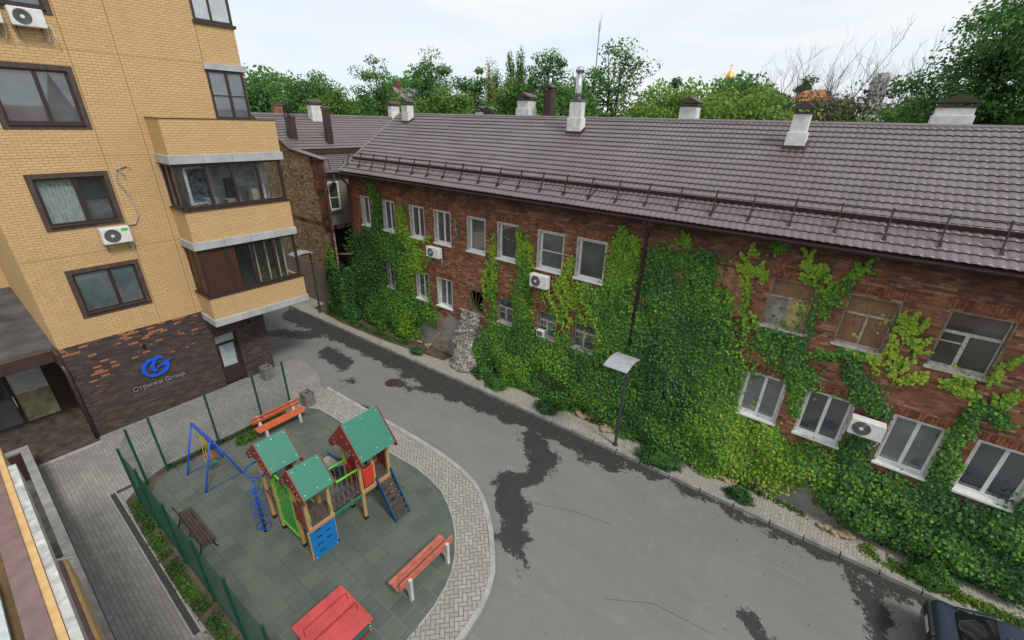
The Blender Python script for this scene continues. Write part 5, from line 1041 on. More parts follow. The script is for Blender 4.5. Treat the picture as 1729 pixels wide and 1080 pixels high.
def ivy_leaves(sts,dens,thick,lab_,group=True):
    Cs=[];Ns=[];Ts=[];Zs=[]
    for (x1,z1,x2,z2,r1,r2,d,h) in sts:
        if max(r1,r2)<.62 and h>=.5 and z1>3 and x1>-4: continue
        L=math.hypot(x2-x1,z2-z1); area=L*(r1+r2)+math.pi*(r1*r1+r2*r2)/2; n=int(area*dens*d*1.75)
        if n<3: continue
        # sample around the strand axis, with wandering sub-strands
        t=rng.uniform(-.12,1.12,n); tt=np.clip(t,0,1); rr=r1+(r2-r1)*tt
        off=rng.normal(0,.52,n)*rr; al=rng.normal(0,.35,n)*rr
        ph=rng.uniform(0,6); wob=.25*rr*np.sin(t*7+ph)
        dx,dz=((x2-x1)/max(L,.01),(z2-z1)/max(L,.01)) if L>.05 else (0,-1)
        x=x1+(x2-x1)*t-dz*(off+wob)+dx*al; z=z1+(z2-z1)*t+dx*(off+wob)+dz*al
        # gaps: drop leaves by a smooth random field when the growth is thin
        g=np.sin(x*5.1+ph)*np.sin(z*4.3+1.7*ph)+.6*np.sin(x*11+z*7)
        keep=(g>-1.22+ (1-d)*1.9)&(z>.02)&(z<8.62)
        x,z,off,rr=x[keep],z[keep],off[keep],rr[keep]
        bul=np.clip(1-(np.abs(off)/(rr*1.3+1e-3))**2,0,1)
        low=np.clip((2.6-z)/2.6,0,1)*(.75+.35*np.sin(x*3.1+z*1.3)*np.sin(z*3.7-x))
        dep=.04+bul*(thick*min(1,rr.mean()*1.2)*(.25+.5*low))*(.5+.5*np.sin(x*2.3+ph)*np.sin(z*1.9))+.28*low*bul+.10*bul*rng.uniform(0,1,len(x))**.7
        y=WY-dep*rng.uniform(.35,1,len(x))-.015
        N=np.stack([rng.normal(0,.40,len(x)),-np.ones(len(x)),rng.normal(.55,.45,len(x))],1)
        tone=np.clip(h*.80+.16+rng.normal(0,.19,len(x))+.10*np.sin(x*1.7)*np.sin(z*2.1)+.12*(y<WY-.25)-.05+.12*np.exp(-((x+.4)/1.7)**2)*(z<5),0,.94)
        tone=np.where(rng.uniform(0,1,len(x))<.012,1.,tone)
        Cs.append(np.stack([x,y,z],1));Ns.append(N);Ts.append(tone)
    for (x1,z1,x2,z2,r1,r2,d,h) in sts:      # thin runners climbing away from the mass
        if h<.3 and z1<4: continue
        top=(x1,z1) if z1>z2 else (x2,z2); bot=(x2,z2) if z1>z2 else (x1,z1); rb=r2 if z1>z2 else r1; big=max(r1,r2)<.62 and h>=.5 and z1>3 and x1>-4
        for k in range(9 if big else 8):
            f=rng.uniform(0,1) if big else rng.uniform(.3,1); px=bot[0]+(top[0]-bot[0])*f*.8+rng.normal(0,.45)*rb; pz=bot[1]+(top[1]-bot[1])*f*.8; an=math.atan2(top[1]-bot[1],top[0]-bot[0])+rng.normal(0,.45); L=rng.uniform(.25,.8)*(1.2 if big else 1)*max(.5,math.hypot(top[0]-bot[0],top[1]-bot[1])*.5)
            n=int(L/.05*(2.6 if big else 1.6))+3; t=np.linspace(0,1,n); a_=an+np.cumsum(rng.normal(0,.10,n)); xx=px+np.cumsum(np.cos(a_))*L/n; zz=pz+np.cumsum(np.sin(a_))*L/n; sp=(.05 if big else .07)*(1-t*.75)
            xx=xx+rng.normal(0,1,n)*sp; zz=zz+rng.normal(0,1,n)*sp; q=(zz>.05)&(zz<8.6); n=int(q.sum())
            if n<2: continue
            Cs.append(np.stack([xx[q],WY-.03-rng.uniform(0,.09,n),zz[q]],1)); Ns.append(np.stack([rng.normal(0,.35,n),-np.ones(n),rng.normal(.5,.4,n)],1)); Ts.append(np.clip(h+.05+.15*t[q]+rng.normal(0,.12,n),0,.95))
    C_=np.concatenate(Cs);N_=np.concatenate(Ns);T_=np.concatenate(Ts)
    ok=np.ones(len(C_),bool)
    for (a,b_,c,d_) in WR:
        ins=(C_[:,0]>a-.03)&(C_[:,0]<b_+.02)&(C_[:,2]>c-.06)&(C_[:,2]<d_+.0); ok&=~(ins&(rng.uniform(0,1,len(C_))>(.05)))
    for (a,b_,c,d_) in ((-15.85,-14.85,5.2,5.9),(-9.7,-8.65,5.2,5.95),(1.65,2.65,3.4,4.15),(-9.3,-8.85,2.9,3.4)): ok&=~((C_[:,0]>a)&(C_[:,0]<b_)&(C_[:,2]>c)&(C_[:,2]<d_))
    ok&=~((np.abs(C_[:,0]+5.05)<.07)&(C_[:,2]>4.0))
    C_,N_,T_=C_[ok],N_[ok],T_[ok]
    size=rng.uniform(.055,.105,len(C_)); P,F=leaf_arrays(C_,N_,size,LEAF5,roll=.6)
    return P,F,np.repeat(T_,5)
def stem_tubes(sts):
    m=MB()
    for (x1,z1,x2,z2,r1,r2,d,h) in sts:
        for k in range(2):
            o1=random.uniform(-.5,.5)*r1; n=6; pts=[(x1+(x2-x1)*q/n+o1+random.uniform(-.05,.05),WY-.02,max(.02,z1+(z2-z1)*q/n+random.uniform(-.05,.05))) for q in range(n+1)]; m.tube(pts,.008,4,cap=False)
    return m
IVB=plain('ivy_stem',(.12,.085,.05),.9)
def ivy(sel,label,dens=430,thick=.55):
    sts=[s for s in STROKES if sel((s[0]+s[2])/2,(s[1]+s[3])/2)]
    o=thing('climbing_ivy',((sts[0][0]),WY-.1,.01),label,'climbing ivy','ivy climbing the brick wall')
    P,F,T_=ivy_leaves(sts,dens,thick,label); raw_mesh('foliage',P,F,IVY,o,{'tone':T_}); stem_tubes(sts).build('stem',IVB,o)
ivy(lambda x,z:x<-14.3,'dark ivy curtain at the far left end of the brick house reaching the eaves',400)
ivy(lambda x,z:-14.3<=x<-11.15 and z<8,'thin pale ivy column left of the barred window, widening to a bushy foot',430)
ivy(lambda x,z:-11.15<=x<-9.75,'narrow upright ivy column between two upper windows left of the cross-barred window',460)
ivy(lambda x,z:-9.75<=x<-7.0,'sparse yellow-green ivy under the cross-barred window, thick at its foot',380)
ivy(lambda x,z:-7.0<=x<-5.08,'pointed bright green ivy left of the middle downpipe',470)
ivy(lambda x,z:-5.08<=x<-1.55,'large dense dark ivy mass covering the wall right of the middle downpipe',430,.7)
ivy(lambda x,z:-1.55<=x<2.35,'bright ivy branching up around the boarded windows',450,.5)
ivy(lambda x,z:x>=2.35,'dark ivy spreading along the foot of the wall at the right edge',450,.8)
def bush(name,x,y,z,rx,ry,rz_,n,label,cat,mat,size=(.05,.09),group=None,stem=True,spiky=0,tone=.3,kind=None,loc=None):
    o=thing(name,(x,y,z),label,cat,group) if kind is None else None
    u=rng.normal(0,1,(n,3)); u/=np.linalg.norm(u,axis=1,keepdims=True); u[:,2]=np.abs(u[:,2]); lump=1+.22*np.sin(u[:,0]*5+x*3)*np.sin(u[:,1]*6+y)+.15*np.sin(u[:,2]*9+x)
    rad=rng.uniform(.35,1,n)**.5*lump; C_=np.stack([x+u[:,0]*rx*rad,y+u[:,1]*ry*rad,z+.02+u[:,2]*rz_*rad],1)
    N_=u+rng.normal(0,.5,(n,3)); T_=np.clip(tone+rng.normal(0,.13,n)+.12*np.sin(C_[:,0]*9)*np.sin(C_[:,1]*8),0,1)
    P,F=leaf_arrays(C_,N_,rng.uniform(size[0],size[1],n),LEAF4 if not spiky else LEAF4*np.array([1.8,.5,1]))
    raw_mesh('foliage',P,F,mat,o,{'tone':np.repeat(T_,4)})
    m=MB()
    for k in range(7): a=k*.9; m.tube([(x,y,z),(x+rx*.35*math.cos(a),y+ry*.35*math.sin(a),z+rz_*.4),(x+rx*.75*math.cos(a),y+ry*.75*math.sin(a),z+rz_*.65)],[.018,.012,.005],5)
    m.build('stem',IVB,o); return o
JUN=m_leaf('juniper_leaf',[(0,(.032,.095,.045)),(.5,(.075,.20,.045)),(1,(.15,.32,.04))]); GCV=m_leaf('ground_cover_leaf',[(0,(.018,.05,.012)),(.5,(.05,.13,.02)),(1,(.16,.24,.03))])
G='low shrubs on the sidewalk'
bush('low_shrub',-16.2,13.35,.01,.45,.3,.3,900,'small sparse dark shrub on the sidewalk near the crumbling plaster wall','shrub',JUN,group=G,spiky=1)
bush('low_shrub',-10.9,13.55,.01,.6,.38,.5,2200,'small bright green shrub at the sidewalk, left of the blue-green one','shrub',JUN,group=G,spiky=1,tone=.5)
bush('low_shrub',-8.0,13.5,.01,.55,.38,.55,2200,'small blue-green juniper shrub halfway along the sidewalk','shrub',JUN,group=G,spiky=1,tone=.25)
bush('low_shrub',-3.0,13.45,.01,.85,.45,.6,4200,'spreading juniper shrub right of the middle street lamp','shrub',JUN,group=G,spiky=1,tone=.4)
bush('low_shrub',-.2,13.55,.01,.45,.30,.34,1400,'small grey-green juniper by itself on the wide part of sidewalk','shrub',JUN,group=G,spiky=1,tone=.2)
bush('low_shrub',4.75,13.75,.01,.55,.45,.6,2600,'feathery tall juniper near the parked car','shrub',JUN,group=G,spiky=1,tone=.55)
bush('leafy_bush',-23.6,13.85,.01,1.5,.5,3.2,16000,'rounded ivy bush in front of the dark alley between houses','bush',IVY,(.08,.13),tone=.25)
bush('leafy_bush',-24.0,13.75,2.8,.40,.25,1.5,1800,'upright bright green shoot climbing beside the rubble stone corner','bush',IVY,(.08,.13),tone=.55)
bush('leafy_bush',-11.9,13.9,.01,.6,.4,.6,1800,'leafy bush at the right foot of the crumbling stone buttress','bush',IVY,(.07,.12),tone=.3)
bush('leafy_bush',-15.95,4.55,.01,.30,.42,.32,900,'small round green bush behind the orange-red bench','bush',GCV,(.05,.09),tone=.55)
# ground cover strips (nobody could count these)
def cover(name,pts,w,dens,h,mat,tone,label,size=(.04,.08),z=.01):
    Cs=[]
    for a,b_ in zip(pts,pts[1:]):
        L=math.hypot(b_[0]-a[0],b_[1]-a[1]); n=int(L*w*2*dens); t=rng.uniform(0,1,n); o_=rng.normal(0,.5,n)*w; dx,dy=(b_[0]-a[0])/L,(b_[1]-a[1])/L
        x=a[0]+(b_[0]-a[0])*t-dy*o_; y=a[1]+(b_[1]-a[1])*t+dx*o_; g=np.sin(x*4.1+y*2)*np.sin(y*5.3+x)+.5*np.sin(x*9.7); k=g>-.75; x,y,o_=x[k],y[k],o_[k]
        hh=h*np.clip(1-(o_/(w*1.3))**2,.1,1)*(.6+.4*np.sin(x*3.3)*np.sin(y*4)); Cs.append(np.stack([x,y,z+rng.uniform(.0,1,len(x))*hh],1))
    C_=np.concatenate(Cs); n=len(C_); N_=np.stack([rng.normal(0,.5,n),rng.normal(0,.5,n),np.ones(n)],1)
    P,F=leaf_arrays(C_,N_,rng.uniform(*size,n),LEAF4); o=raw_mesh(name,P,F,mat,None,{'tone':np.repeat(np.clip(tone+rng.normal(0,.16,n)+.15*np.sin(C_[:,0]*2.7),0,1),4)})
    tag(o,label,'ground cover',kind='stuff')
cover('ground_cover',[(-15.6,.98),(-14,.92),(-11.5,.90),(-9.5,1.0),(-6.5,1.12)],.18,1500,.20,GCV,.38,'low green ground cover along the outside of the mesh fence')
cover('ground_cover',[(-16.55,2.2),(-16.6,4.4),(-16.55,6.2)],.12,2200,.16,GCV,.35,'low green ground cover between playground and dark brick wall')
cover('weeds',[(-24.5,13.35),(-21,13.4),(-18.8,13.5),(-17.3,13.8)],.28,900,.15,GCV,.45,'patchy weeds on the far end of the sidewalk')
cover('weeds',[(-6.6,14.1),(-4.2,14.1),(-1.6,14.15),(.8,14.2),(1.9,14.1)],.14,1000,.12,GCV,.5,'thin weeds along the foot of the ivy wall')
cover('weeds',[(3.2,13.85),(4.4,13.55),(5.8,13.6),(8,13.7)],.22,1500,.16,GCV,.75,'yellow green weeds beside the parked car',(.05,.09))
# stones
def rock(m,x,y,z,r,fl=.6):
    v0=len(m.v); m.sphere((x,y,z),r,9,6,sx=random.uniform(.8,1.4),sy=random.uniform(.7,1.1),sz=fl)
    for i in range(v0,len(m.v)):
        vx,vy,vz=m.v[i]; k=1+.22*math.sin(vx*23+vy*17)*math.cos(vz*31+vx*11); m.v[i]=(x+(vx-x)*k,y+(vy-y)*k,z+(vz-z)*k)
ROCK=plain('pale_sandstone',(.36,.27,.18),.9,.35,6,.15,0,.6)
for nm,spots,lab_ in (('rubble_stones',[(-6.6,14.05),(-6.9,14.2),(-6.3,14.15)],'small heap of pale stones at the wall foot left of the lamp'),('rubble_stones',[(-5.5,13.85),(-5.2,13.95),(-5.6,14.1),(-5.35,14.15)],'heap of tan rocks between ivy and the middle street lamp'),
    ('rubble_stones',[(-1.8,14.0),(-1.5,14.05),(-1.2,14.1),(-.9,14.1),(-.6,14.15)],'line of tan rubble stones beneath bright ivy'),('rubble_stones',[(2.2,13.9),(2.5,13.85),(2.8,13.9),(2.35,14.1)],'pile of tan stones at the ivy foot near the right'),('rubble_stones',[(-18.0,14.1),(-17.5,14.2),(-16.9,14.2),(-16.3,14.25)],'tan rubble along the broken wall footing at the left')):
    m=MB()
    for x,y in spots:
        for k in range(4): rock(m,x+random.uniform(-.14,.14),y+random.uniform(-.08,.08),random.uniform(.02,.16),random.uniform(.07,.15))
    tag(m.build(nm,ROCK,smooth=False),lab_,'stones')
# crumbling buttress
m=MB(); n=22; seg=16; vs=[]
for i in range(n+1):
    z=3.0*i/n; wx=.58+.20*(1-i/n)**2; wy=.26+.85*(1-i/n)**1.6
    for k in range(seg):
        a=2*math.pi*k/seg; c,s=math.cos(a),math.sin(a); q=(abs(c)**4+abs(s)**4)**(-.25); j=random.uniform(-.05,.05)
        vs.append((-13.35+(wx+j)*c*q+.15*math.sin(z*3),14.45+(wy+j)*s*q,z+random.uniform(-.04,.04)))
fs=[(i*seg+k,i*seg+(k+1)%seg,(i+1)*seg+(k+1)%seg,(i+1)*seg+k) for i in range(n) for k in range(seg)]+[tuple(n*seg+k for k in range(seg))]
m.add(vs,fs)
BUT=NT('crumbling_white_stone',.92,.1); _ve=BUT.n('ShaderNodeTexVoronoi',{'Vector':BUT.pos(),'Scale':5.5},feature='DISTANCE_TO_EDGE').outputs[0]
BUT.color(BUT.mix(BUT.ramp(_ve,(0,1.),(.08,0.)),BUT.mix(BUT.ramp(BUT.noise(3,det=7,rough=.7),(.4,0.),(.62,1.)),(.25,.23,.20),(.50,.48,.44)),(.15,.12,.10))); BUT.bump(BUT.math('ADD',BUT.noise(13,det=8,rough=.75),BUT.ramp(_ve,(0,0.),(.1,1.))),1.,.04)
o=tag(m.build('stone_buttress',BUT.m),'crumbling whitish stone buttress leaning on the brick wall','buttress')

# ------------------------------------------------------------ trees
BARK=plain('tree_bark',(.060,.045,.034),.95,.3,4,.1,0,.6); BARKG=plain('bare_grey_bark',(.10,.078,.062),.95,.3,4)
TL={'leafy':[(0,(.035,.095,.028)),(.5,(.085,.20,.048)),(1,(.15,.30,.06))],'light':[(0,(.045,.10,.018)),(.5,(.095,.20,.030)),(1,(.17,.28,.04))],'dark':[(0,(.02,.06,.022)),(.5,(.045,.115,.04)),(1,(.085,.17,.05))],
    'yellow':[(0,(.14,.15,.035)),(.5,(.26,.25,.06)),(1,(.38,.34,.09))],'willow':[(0,(.07,.13,.02)),(.5,(.14,.25,.035)),(1,(.24,.35,.05))],'brown':[(0,(.05,.055,.025)),(.5,(.10,.10,.045)),(1,(.16,.15,.07))]}
LM={k:m_leaf('leaf_'+k,v,.6) for k,v in TL.items()}
def tree(x,y,top,hw,kind,leaf,label,base=-.1,nclump=70,nleaf=75,lsz=.26,crown0=.42,shape='round',group='trees behind the houses',trunk_r=None,dens=1.5,cr=.31):
    if shape=='round' and nclump<120: nclump=int(nclump*1.7); crown0-=.06
    if shape=='column': nclump=int(nclump*2.2); crown0=.15
    o=thing('tree',(x,y,base),label,'tree',group); H=top-base; zc0=base+H*crown0; Cl=[]
    for i in range(nclump):
        while True:
            u=rng.uniform(-1,1,3); 
            if u@u<1: break
        f=np.linalg.norm(u); u=u/(f+1e-6)*max(f,.45)
        if shape=='column': z=zc0+(top-zc0)*(.5+.5*u[2]); r=hw*(.95-.55*max(0,(z-zc0)/(top-zc0)-.3)); Cl.append((x+u[0]*r,y+u[1]*r,z))
        else:
            z=zc0+(top-zc0)*(.5+.5*u[2]); r=hw*(1+.22*math.sin(7*u[2]+x+3*math.atan2(u[1],u[0]))); Cl.append((x+u[0]*r,y+u[1]*r,z-.1*H*(abs(u[0])+abs(u[1]))*.3))
    Cl=np.array(Cl); keep=[c for i,c in enumerate(Cl) if math.sin(c[0]*1.3+x)*math.sin(c[2]*1.1+y)>(-.80 if shape=='round' else -2)]; Cl=np.array(keep)
    m=MB(); tr=trunk_r or H*.018; lean=rng.uniform(-.03,.03,2)*H
    tp=[Vector((x+lean[0]*f+.15*math.sin(5*f+x),y+lean[1]*f,base+H*f*.88)) for f in (0,.2,.4,.6,.8,1)]; m.tube(tp,[tr*1.25,tr,tr*.8,tr*.55,tr*.3,tr*.1],8,cap=False)
    mains=[]; nm=9
    for i in range(nm):
        c=Vector(Cl[rng.integers(len(Cl))]); f=.30+.5*i/nm; k=f*5; a=tp[int(k)].lerp(tp[min(int(k)+1,5)],k-int(k)); mid=a.lerp(c,.5)+Vector((rng.normal(0,.15),rng.normal(0,.15),.12*(c-a).length)); m.tube([a,a.lerp(mid,.5)+Vector((0,0,.04*H*.3)),mid,c],[tr*.45,tr*.34,tr*.22,tr*.07],6,cap=False); mains+= [mid,c,a.lerp(mid,.6)]
    for c in Cl:
        c=Vector(c); q=min(mains,key=lambda v:(v-c).length+ (0 if v.z<c.z else 1.5)); mid=q.lerp(c,.5)+Vector((rng.normal(0,.1),rng.normal(0,.1),.05)); m.tube([q,mid,c],[tr*.14,tr*.09,tr*.03],4,cap=False)
    m.build('trunk',BARK,o,smooth=True)
    n=int(nleaf*dens); Cc=np.repeat(Cl,n,0); rad=hw*cr*rng.uniform(.7,1.5,len(Cl)); d=rng.normal(0,1,(len(Cc),3)); d/=np.linalg.norm(d,axis=1,keepdims=True); rr=rng.uniform(.25,1,len(Cc))**.6
    P0=Cc+d*rr[:,None]*np.repeat(rad,n)[:,None]*np.array([1.15,1.15,.75 if shape=='round' else 2.2]); ct=np.repeat(rng.normal(0,.16,len(Cl)),n)
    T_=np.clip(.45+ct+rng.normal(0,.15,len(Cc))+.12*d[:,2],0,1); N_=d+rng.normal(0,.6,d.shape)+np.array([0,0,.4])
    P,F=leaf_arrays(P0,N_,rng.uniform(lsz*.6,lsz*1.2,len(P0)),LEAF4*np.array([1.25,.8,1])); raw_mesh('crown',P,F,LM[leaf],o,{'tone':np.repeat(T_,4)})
    return o
def bare(x,y,top,hw,label,base=-.1,seed=1,lean=0):
    o=thing('bare_tree',(x,y,base),label,'bare tree','bare trees behind the roof'); m=MB(); rs=random.Random(seed)
    def br(p,d,L,r,dep):
        pts=[p]; q=p; n=4
        for i in range(n): d=(d+Vector((rs.gauss(0,.11),rs.gauss(0,.11),rs.gauss(.03,.05)))).normalized(); q=q+d*L/n; pts.append(q)
        m.tube(pts,[r*(1-.13*i) for i in range(n+1)],5 if dep<2 else 4,cap=False)
        if dep<6:
            for k in range(rs.choice((2,3,3)) if dep else 5):
                i=rs.randint(1,n); a=rs.uniform(0,6.28); s=rs.uniform(.35,.75); dd=(d+Vector((math.cos(a)*s,math.sin(a)*s,rs.uniform(0,.35)))).normalized(); br(pts[i],dd,L*rs.uniform(.55,.75),r*.55,dep+1)
    H=top-base; br(Vector((x,y,base)),Vector((lean,0,1)).normalized(),H*.455,H*.008,0); m.build('trunk',BARKG,o)
# far woodland on the left: one mass with an uneven skyline
def wood(x0,y0,x1,y1,z0,z1,n,leaf,label,lsz=.5,depth=12,ph=0):
    t=rng.uniform(0,1,n); w=rng.uniform(0,1,n); sky_=z0+(z1-z0)*(.55+.25*np.sin(t*9+ph)+.15*np.sin(t*23+1+ph)+.08*np.sin(t*51))
    x=x0+(x1-x0)*t+rng.normal(0,1,n)+depth*w*(-.6); y=y0+(y1-y0)*t+depth*w*.78; cl=np.sin(x*1.1+y*.3)*np.sin(y*1.3+t*40)
    z=1+(sky_-1)*rng.uniform(.2,1,n)**.55+cl*.8; N_=np.stack([rng.normal(.4,.6,n),rng.normal(-.6,.6,n),rng.normal(.6,.5,n)],1)
    P,F=leaf_arrays(np.stack([x,y,z],1),N_,rng.uniform(lsz*.6,lsz*1.3,n),LEAF4); tag(raw_mesh('woodland',P,F,LM[leaf],None,{'tone':np.repeat(np.clip(.45+.22*cl+rng.normal(0,.15,n),0,1),4)}),label,'woodland',kind='stuff')
wood(-92,30,-66,64,9,19.5,38000,'leafy','far mass of green woodland on the hillside at the left',.55,14)
wood(-74,62,-30,76,9,18.5,42000,'leafy','band of distant woodland behind the middle trees',.55,10,2)
wood(-36,78,14,84,8,18.6,46000,'leafy','dark distant woodland low on the horizon at right',.6,10,4)
wood(-64,34,-40,50,6,14.2,26000,'light','lighter bushy thicket behind the left roof',.35,6,5)
wood(-26,38,2,42,8,15.6,46000,'willow','tangled light green thicket right behind the roof ridge',.28,5,3)
wood(-44,36,-20,40,6,13.9,26000,'light','green thicket behind the middle of the roof ridge',.28,5,7)
tree(-78,45.6,18.8,5.5,0,'leafy','large round tree topping the left woodland skyline',nclump=60,lsz=.42)
tree(-59.1,37.5,15.0,3.2,0,'light','pale grey-green willow at the right end of the left woodland',nclump=60,lsz=.3)
tree(-52.7,39.7,18.7,2.9,0,'leafy','tall ragged tree left of the brick chimney house',nclump=75,nleaf=70,lsz=.27,crown0=.30)
tree(-43.8,41.0,18.9,2.8,0,'leafy','tall tree just right of the brick chimney house, behind first white chimney',nclump=75,nleaf=70,lsz=.27,crown0=.32)
tree(-41.7,45.9,18.4,2.6,0,'leafy','medium tall tree between the first white chimney tree and the yellowing poplar',nclump=60,lsz=.28,crown0=.32)
tree(-32.6,33.0,14.4,3.0,0,'light','low broad feathery tree just above the roof ridge',nclump=70,lsz=.24,crown0=.5)
tree(-45.0,53.6,19.2,1.2,0,'yellow','slim yellowing poplar among green trees',nclump=45,lsz=.22,shape='column',crown0=.3,cr=.34,dens=.6)
for i,(dx,tz,hw_) in enumerate(((-1.6,18.4,1.3),(0,20.4,1.0),(1.2,20.9,1.0),(2.5,19.0,1.2))): tree(-45.7+dx,59.4+dx*.8,tz,hw_,0,'leafy',['short leftmost spire of the dark poplar row','second spire of the dark poplar row','tallest narrow spire of the dark poplar row','rightmost spire of the dark poplar row'][i],nclump=40,nleaf=60,lsz=.25,shape='column',crown0=.3,group='row of dark poplars',cr=.5)
tree(-31.8,41.2,15.4,2.6,0,'light','fresh green round tree in front of the dark poplars',nclump=65,lsz=.26,crown0=.4)
tree(-33.9,49.5,15.4,2.2,0,'leafy','small dark green tree right of the poplars',nclump=45,lsz=.28,crown0=.4)
tree(-27.4,42.7,18.7,3.0,0,'leafy','big tree directly behind the shiny steel flue',nclump=90,nleaf=85,lsz=.26,crown0=.34)
tree(-21.0,43.4,18.6,4.3,0,'leafy','wide spreading tree with open dark limbs right of the steel flue',nclump=95,nleaf=60,lsz=.26,crown0=.36,dens=1.0,trunk_r=.36,cr=.21)
tree(-18.6,56.4,16.6,2.6,0,'dark','dark rounded tree behind the spreading tree, lower',nclump=50,lsz=.3,crown0=.4)
tree(-14.8,37.2,13.7,1.9,0,'willow','yellow-green bush right behind the middle of ridge',nclump=45,lsz=.2,crown0=.5)
tree(-13.2,42.0,15.0,1.5,0,'willow','thin light willow left of the gold dome',nclump=26,nleaf=45,lsz=.17,crown0=.35,cr=.3)
tree(-11.0,44.6,16.2,2.2,0,'willow','feathery light willow in front of the gold dome',nclump=50,nleaf=50,lsz=.17,crown0=.35)
tree(-8.0,44.3,14.9,2.2,0,'willow','light green willow below the left bare tree',nclump=60,lsz=.18,crown0=.4)
tree(-12.4,119.4,21.2,4.2,0,'dark','far dark round tree above the orange roof',nclump=55,lsz=.6,crown0=.3); tree(-18.0,109.0,19.8,4,0,'dark','far dark tree left of the orange roof',nclump=50,lsz=.6,crown0=.3)
tree(2.0,42.0,13.9,2.2,0,'leafy','bushy green tree low beside the stepped white chimney',nclump=60,lsz=.24,crown0=.45); tree(-2.5,47.9,15.4,3.8,0,'brown','brownish thin crowned tree under the bare trees',nclump=80,nleaf=100,lsz=.22,crown0=.30)
tree(6.0,32.3,20.5,4.9,0,'leafy','huge nearby tree filling the top right corner',nclump=300,nleaf=210,lsz=.17,crown0=.40,trunk_r=.42,cr=.20,dens=1)
tree(4.4,34.0,13.6,2.0,0,'leafy','low branchy tree behind the stepped white chimney, under the huge tree',nclump=60,nleaf=90,lsz=.18,crown0=.5)
tree(1.2,46.5,14.6,2.6,0,'brown','brown-green thin tree between tower and huge tree',nclump=50,nleaf=90,lsz=.2,crown0=.3)
bare(-9.3,49.1,19.3,1.6,'bare tree left of the orange tiled roof',seed=3); bare(-12.4,58,17.5,1,'bare twiggy tree beside the gold dome',seed=5)
bare(-3.2,51.9,19.9,1.8,'bare tree in front of the concrete tower, left one',seed=8); bare(-1.4,55.0,22.5,1.8,'tallest bare tree leaning right past the concrete tower',seed=12,lean=.10)
bare(1.0,50.0,17.0,1.8,'bare leaning tree beside the huge green tree',seed=21,lean=.28)
# ------------------------------------------------------------ far buildings
o=thing('distant_house',(-11,109,0),'distant house with an orange tiled roof','house'); m=MB(); m.box(-14,-8,109,116,0,16.3); m.build('wall',plain('pale_far_wall',(.45,.40,.34),.9),o)
m=MB(); m.add([(-14.5,108.6,16.3),(-7.6,108.6,16.5),(-7.6,116.5,16.5),(-14.5,116.5,16.3),(-12.6,112,18.4),(-9.2,112,18.6)],[(0,1,5,4),(1,2,5),(2,3,4,5),(3,0,4)]); m.build('roof',plain('orange_far_tile',(.52,.20,.09),.85,.2,1),o)
o=thing('concrete_tower',(-1.5,171,0),'distant pale concrete tower block on the horizon','tower'); m=MB(); m.box(-3.6,.4,170,174,0,25.2); m.box(-3.2,0,170.2,173.8,25.2,26.1); m.build('wall',plain('far_concrete',(.60,.58,.55),.9,.2,.5),o)
m=MB(); 
for k in range(4): m.box(-3.0+k*.9,-2.6+k*.9,169.95,170,14,25); 
m.build('window_strip',plain('far_dark_strip',(.42,.41,.40),.9),o)
o=thing('church_dome',(-47,194,0),'small golden onion dome far away above the willows','church dome'); GOLD=NT('gilded_metal',.35,.5,.6); GOLD.color((.75,.42,.06)); GOLD=GOLD.m
m=MB(); m.tube([(-47,194,15),(-47,194,26)],1.2,16); m.build('drum',plain('far_white_wall',(.6,.6,.57),.9),o)
m=MB(); m.tube([(-47,194,26),(-47,194,26.7),(-47,194,27.8),(-47,194,28.8),(-47,194,29.6),(-47,194,30.4),(-47,194,31.2)],[1.1,1.6,1.75,1.35,.75,.28,.08],16); m.build('dome',GOLD,o,smooth=True); m=MB(); m.box(-47.06,-46.94,193.9,194.1,31,32.6); m.box(-47.5,-46.5,193.9,194.1,31.9,32.05); m.build('cross',GOLD,o)
o=thing('brick_house',(-57.5,48,0),'distant old brick house with a stubby chimney among the trees','house'); m=MB(); m.prism([(-59.3,0),(-55.5,0),(-55.5,13.6),(-57.4,15.4),(-59.3,13.6)],lambda u,v,t:(u,t,v),46.6,54); m.build('wall',plain('far_brick',(.33,.15,.08),.9,.3,2),o); m=MB(); m.box(-57.9,-57.1,47.2,48,14.5,16.3); m.build('chimney',plain('far_brick_dark',(.20,.08,.05),.9,.3,2),o)
m=MB(); m.add([(-55.3,46.4,13.5),(-55.3,54.2,13.5),(-57.4,54.2,15.5),(-57.4,46.4,15.5),(-59.5,46.4,13.5),(-59.5,54.2,13.5)],[(0,1,2,3),(3,2,5,4)]); m.build('roof',plain('far_grey_roof',(.20,.19,.19),.8),o)
o=thing('brick_stack',(-53.5,27,0),'short weathered brick stack rising behind the left roof','chimney'); m=MB(); m.box(-53.9,-53.1,26.6,27.4,5,12.4); m.build('stack',plain('far_brick',(.33,.15,.08)),o); m=MB(); m.box(-54,-53.0,26.5,27.5,12.4,12.5); m.build('cap',CONCD,o)
o=thing('radio_mast',(-70,132.6,0),'thin radio mast with whip aerial above the trees','mast'); m=MB(); m.tube([(-70,132.6,0),(-70,132.6,34),(-70,132.6,38)],[.25,.14,.08],6); m.build('pole',GREYP,o); m=MB(); m.tube([(-70,132.6,35.5),(-69.6,132.3,35.8),(-69.4,132.2,39.6)],.05,5); m.tube([(-70,132.6,35),(-70.4,132.8,35.3),(-70.4,132.8,38)],.04,5); m.build('aerial',GREYP,o)

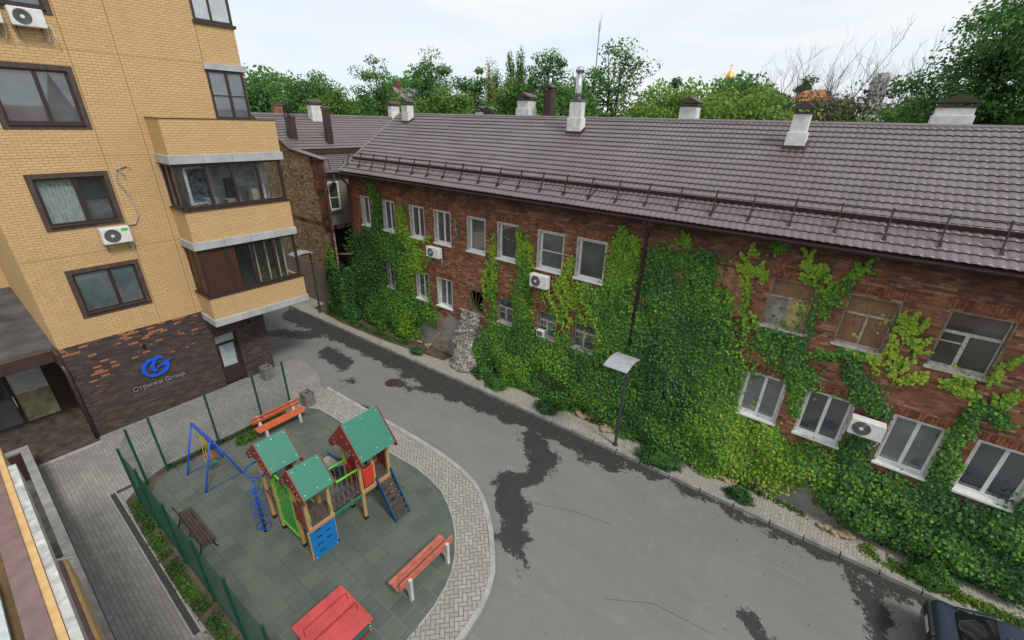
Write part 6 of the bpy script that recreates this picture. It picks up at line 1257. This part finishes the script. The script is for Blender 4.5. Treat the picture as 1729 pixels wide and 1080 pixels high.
# fallen leaves and grit
n=2200; sel=rng.uniform(0,1,n); x=rng.uniform(-24,9,n); ky_=np.interp(x,[k[0] for k in KERB],[k[1] for k in KERB]); y=np.where(sel<.45,ky_-np.abs(rng.normal(0,.5,n)),np.where(sel<.75,ky_+.2+rng.uniform(0,1.1,n),rng.uniform(4,12.5,n)))
ok=(sel<.75)|((x>-4.2)|(y>9.0)); x,y,sel=x[ok],y[ok],sel[ok]; z=np.where(y<np.interp(x,[k[0] for k in KERB],[k[1] for k in KERB]),-.093,.014); n=len(x)
P,F=leaf_arrays(np.stack([x,y,z],1),np.stack([rng.normal(0,.2,n),rng.normal(0,.2,n),np.ones(n)],1),rng.uniform(.025,.06,n),LEAF4*np.array([1,.8,.3]))
tag(raw_mesh('fallen_leaves',P,F,m_leaf('dry_leaf',[(0,(.06,.045,.025)),(.5,(.22,.15,.05)),(1,(.38,.34,.16))]),None,{'tone':np.repeat(rng.uniform(0,1,n),4)}),'dry fallen leaves and litter scattered along kerb and sidewalk','fallen leaves',kind='stuff')

# the house across the yard, seen as a reflection in the upper windows of the yellow block
o=thing('red_roofed_house',(36,8,0),'red brick house with red roof, mirrored in the upper windows of the yellow block','house')
m=MB(); m.wall(FX(32),-14,22,0,8.6,[(y,y+1.3,z,z+1.7) for y in range(-12,21,3) for z in (2.,5.)],0,.4); m.box(32.4,44,-14,22,0,8.6); m.build('wall',plain('far_brick',(.33,.15,.08)),o)
m=MB()
for y in range(-12,21,3):
    for z in (2.,5.): m.box(32.2,32.24,y,y+1.3,z,z+1.7)
m.build('window',GLASSL,o)
m=MB(); m.add([(31.5,-14.5,8.6),(31.5,22.5,8.6),(38,19,11.6),(38,-11,11.6),(44.5,-14.5,8.6),(44.5,22.5,8.6)],[(0,1,2,3),(3,2,5,4),(0,3,4),(1,5,2)]); m.add([(32,11,8.7),(35.5,11,8.7),(35.5,14.5,8.7),(32,14.5,8.7),(33.7,12.7,15.0)],[(0,1,4),(1,2,4),(2,3,4),(3,0,4)]); m.build('roof',plain('crimson_roof',(.34,.045,.04),.7),o)
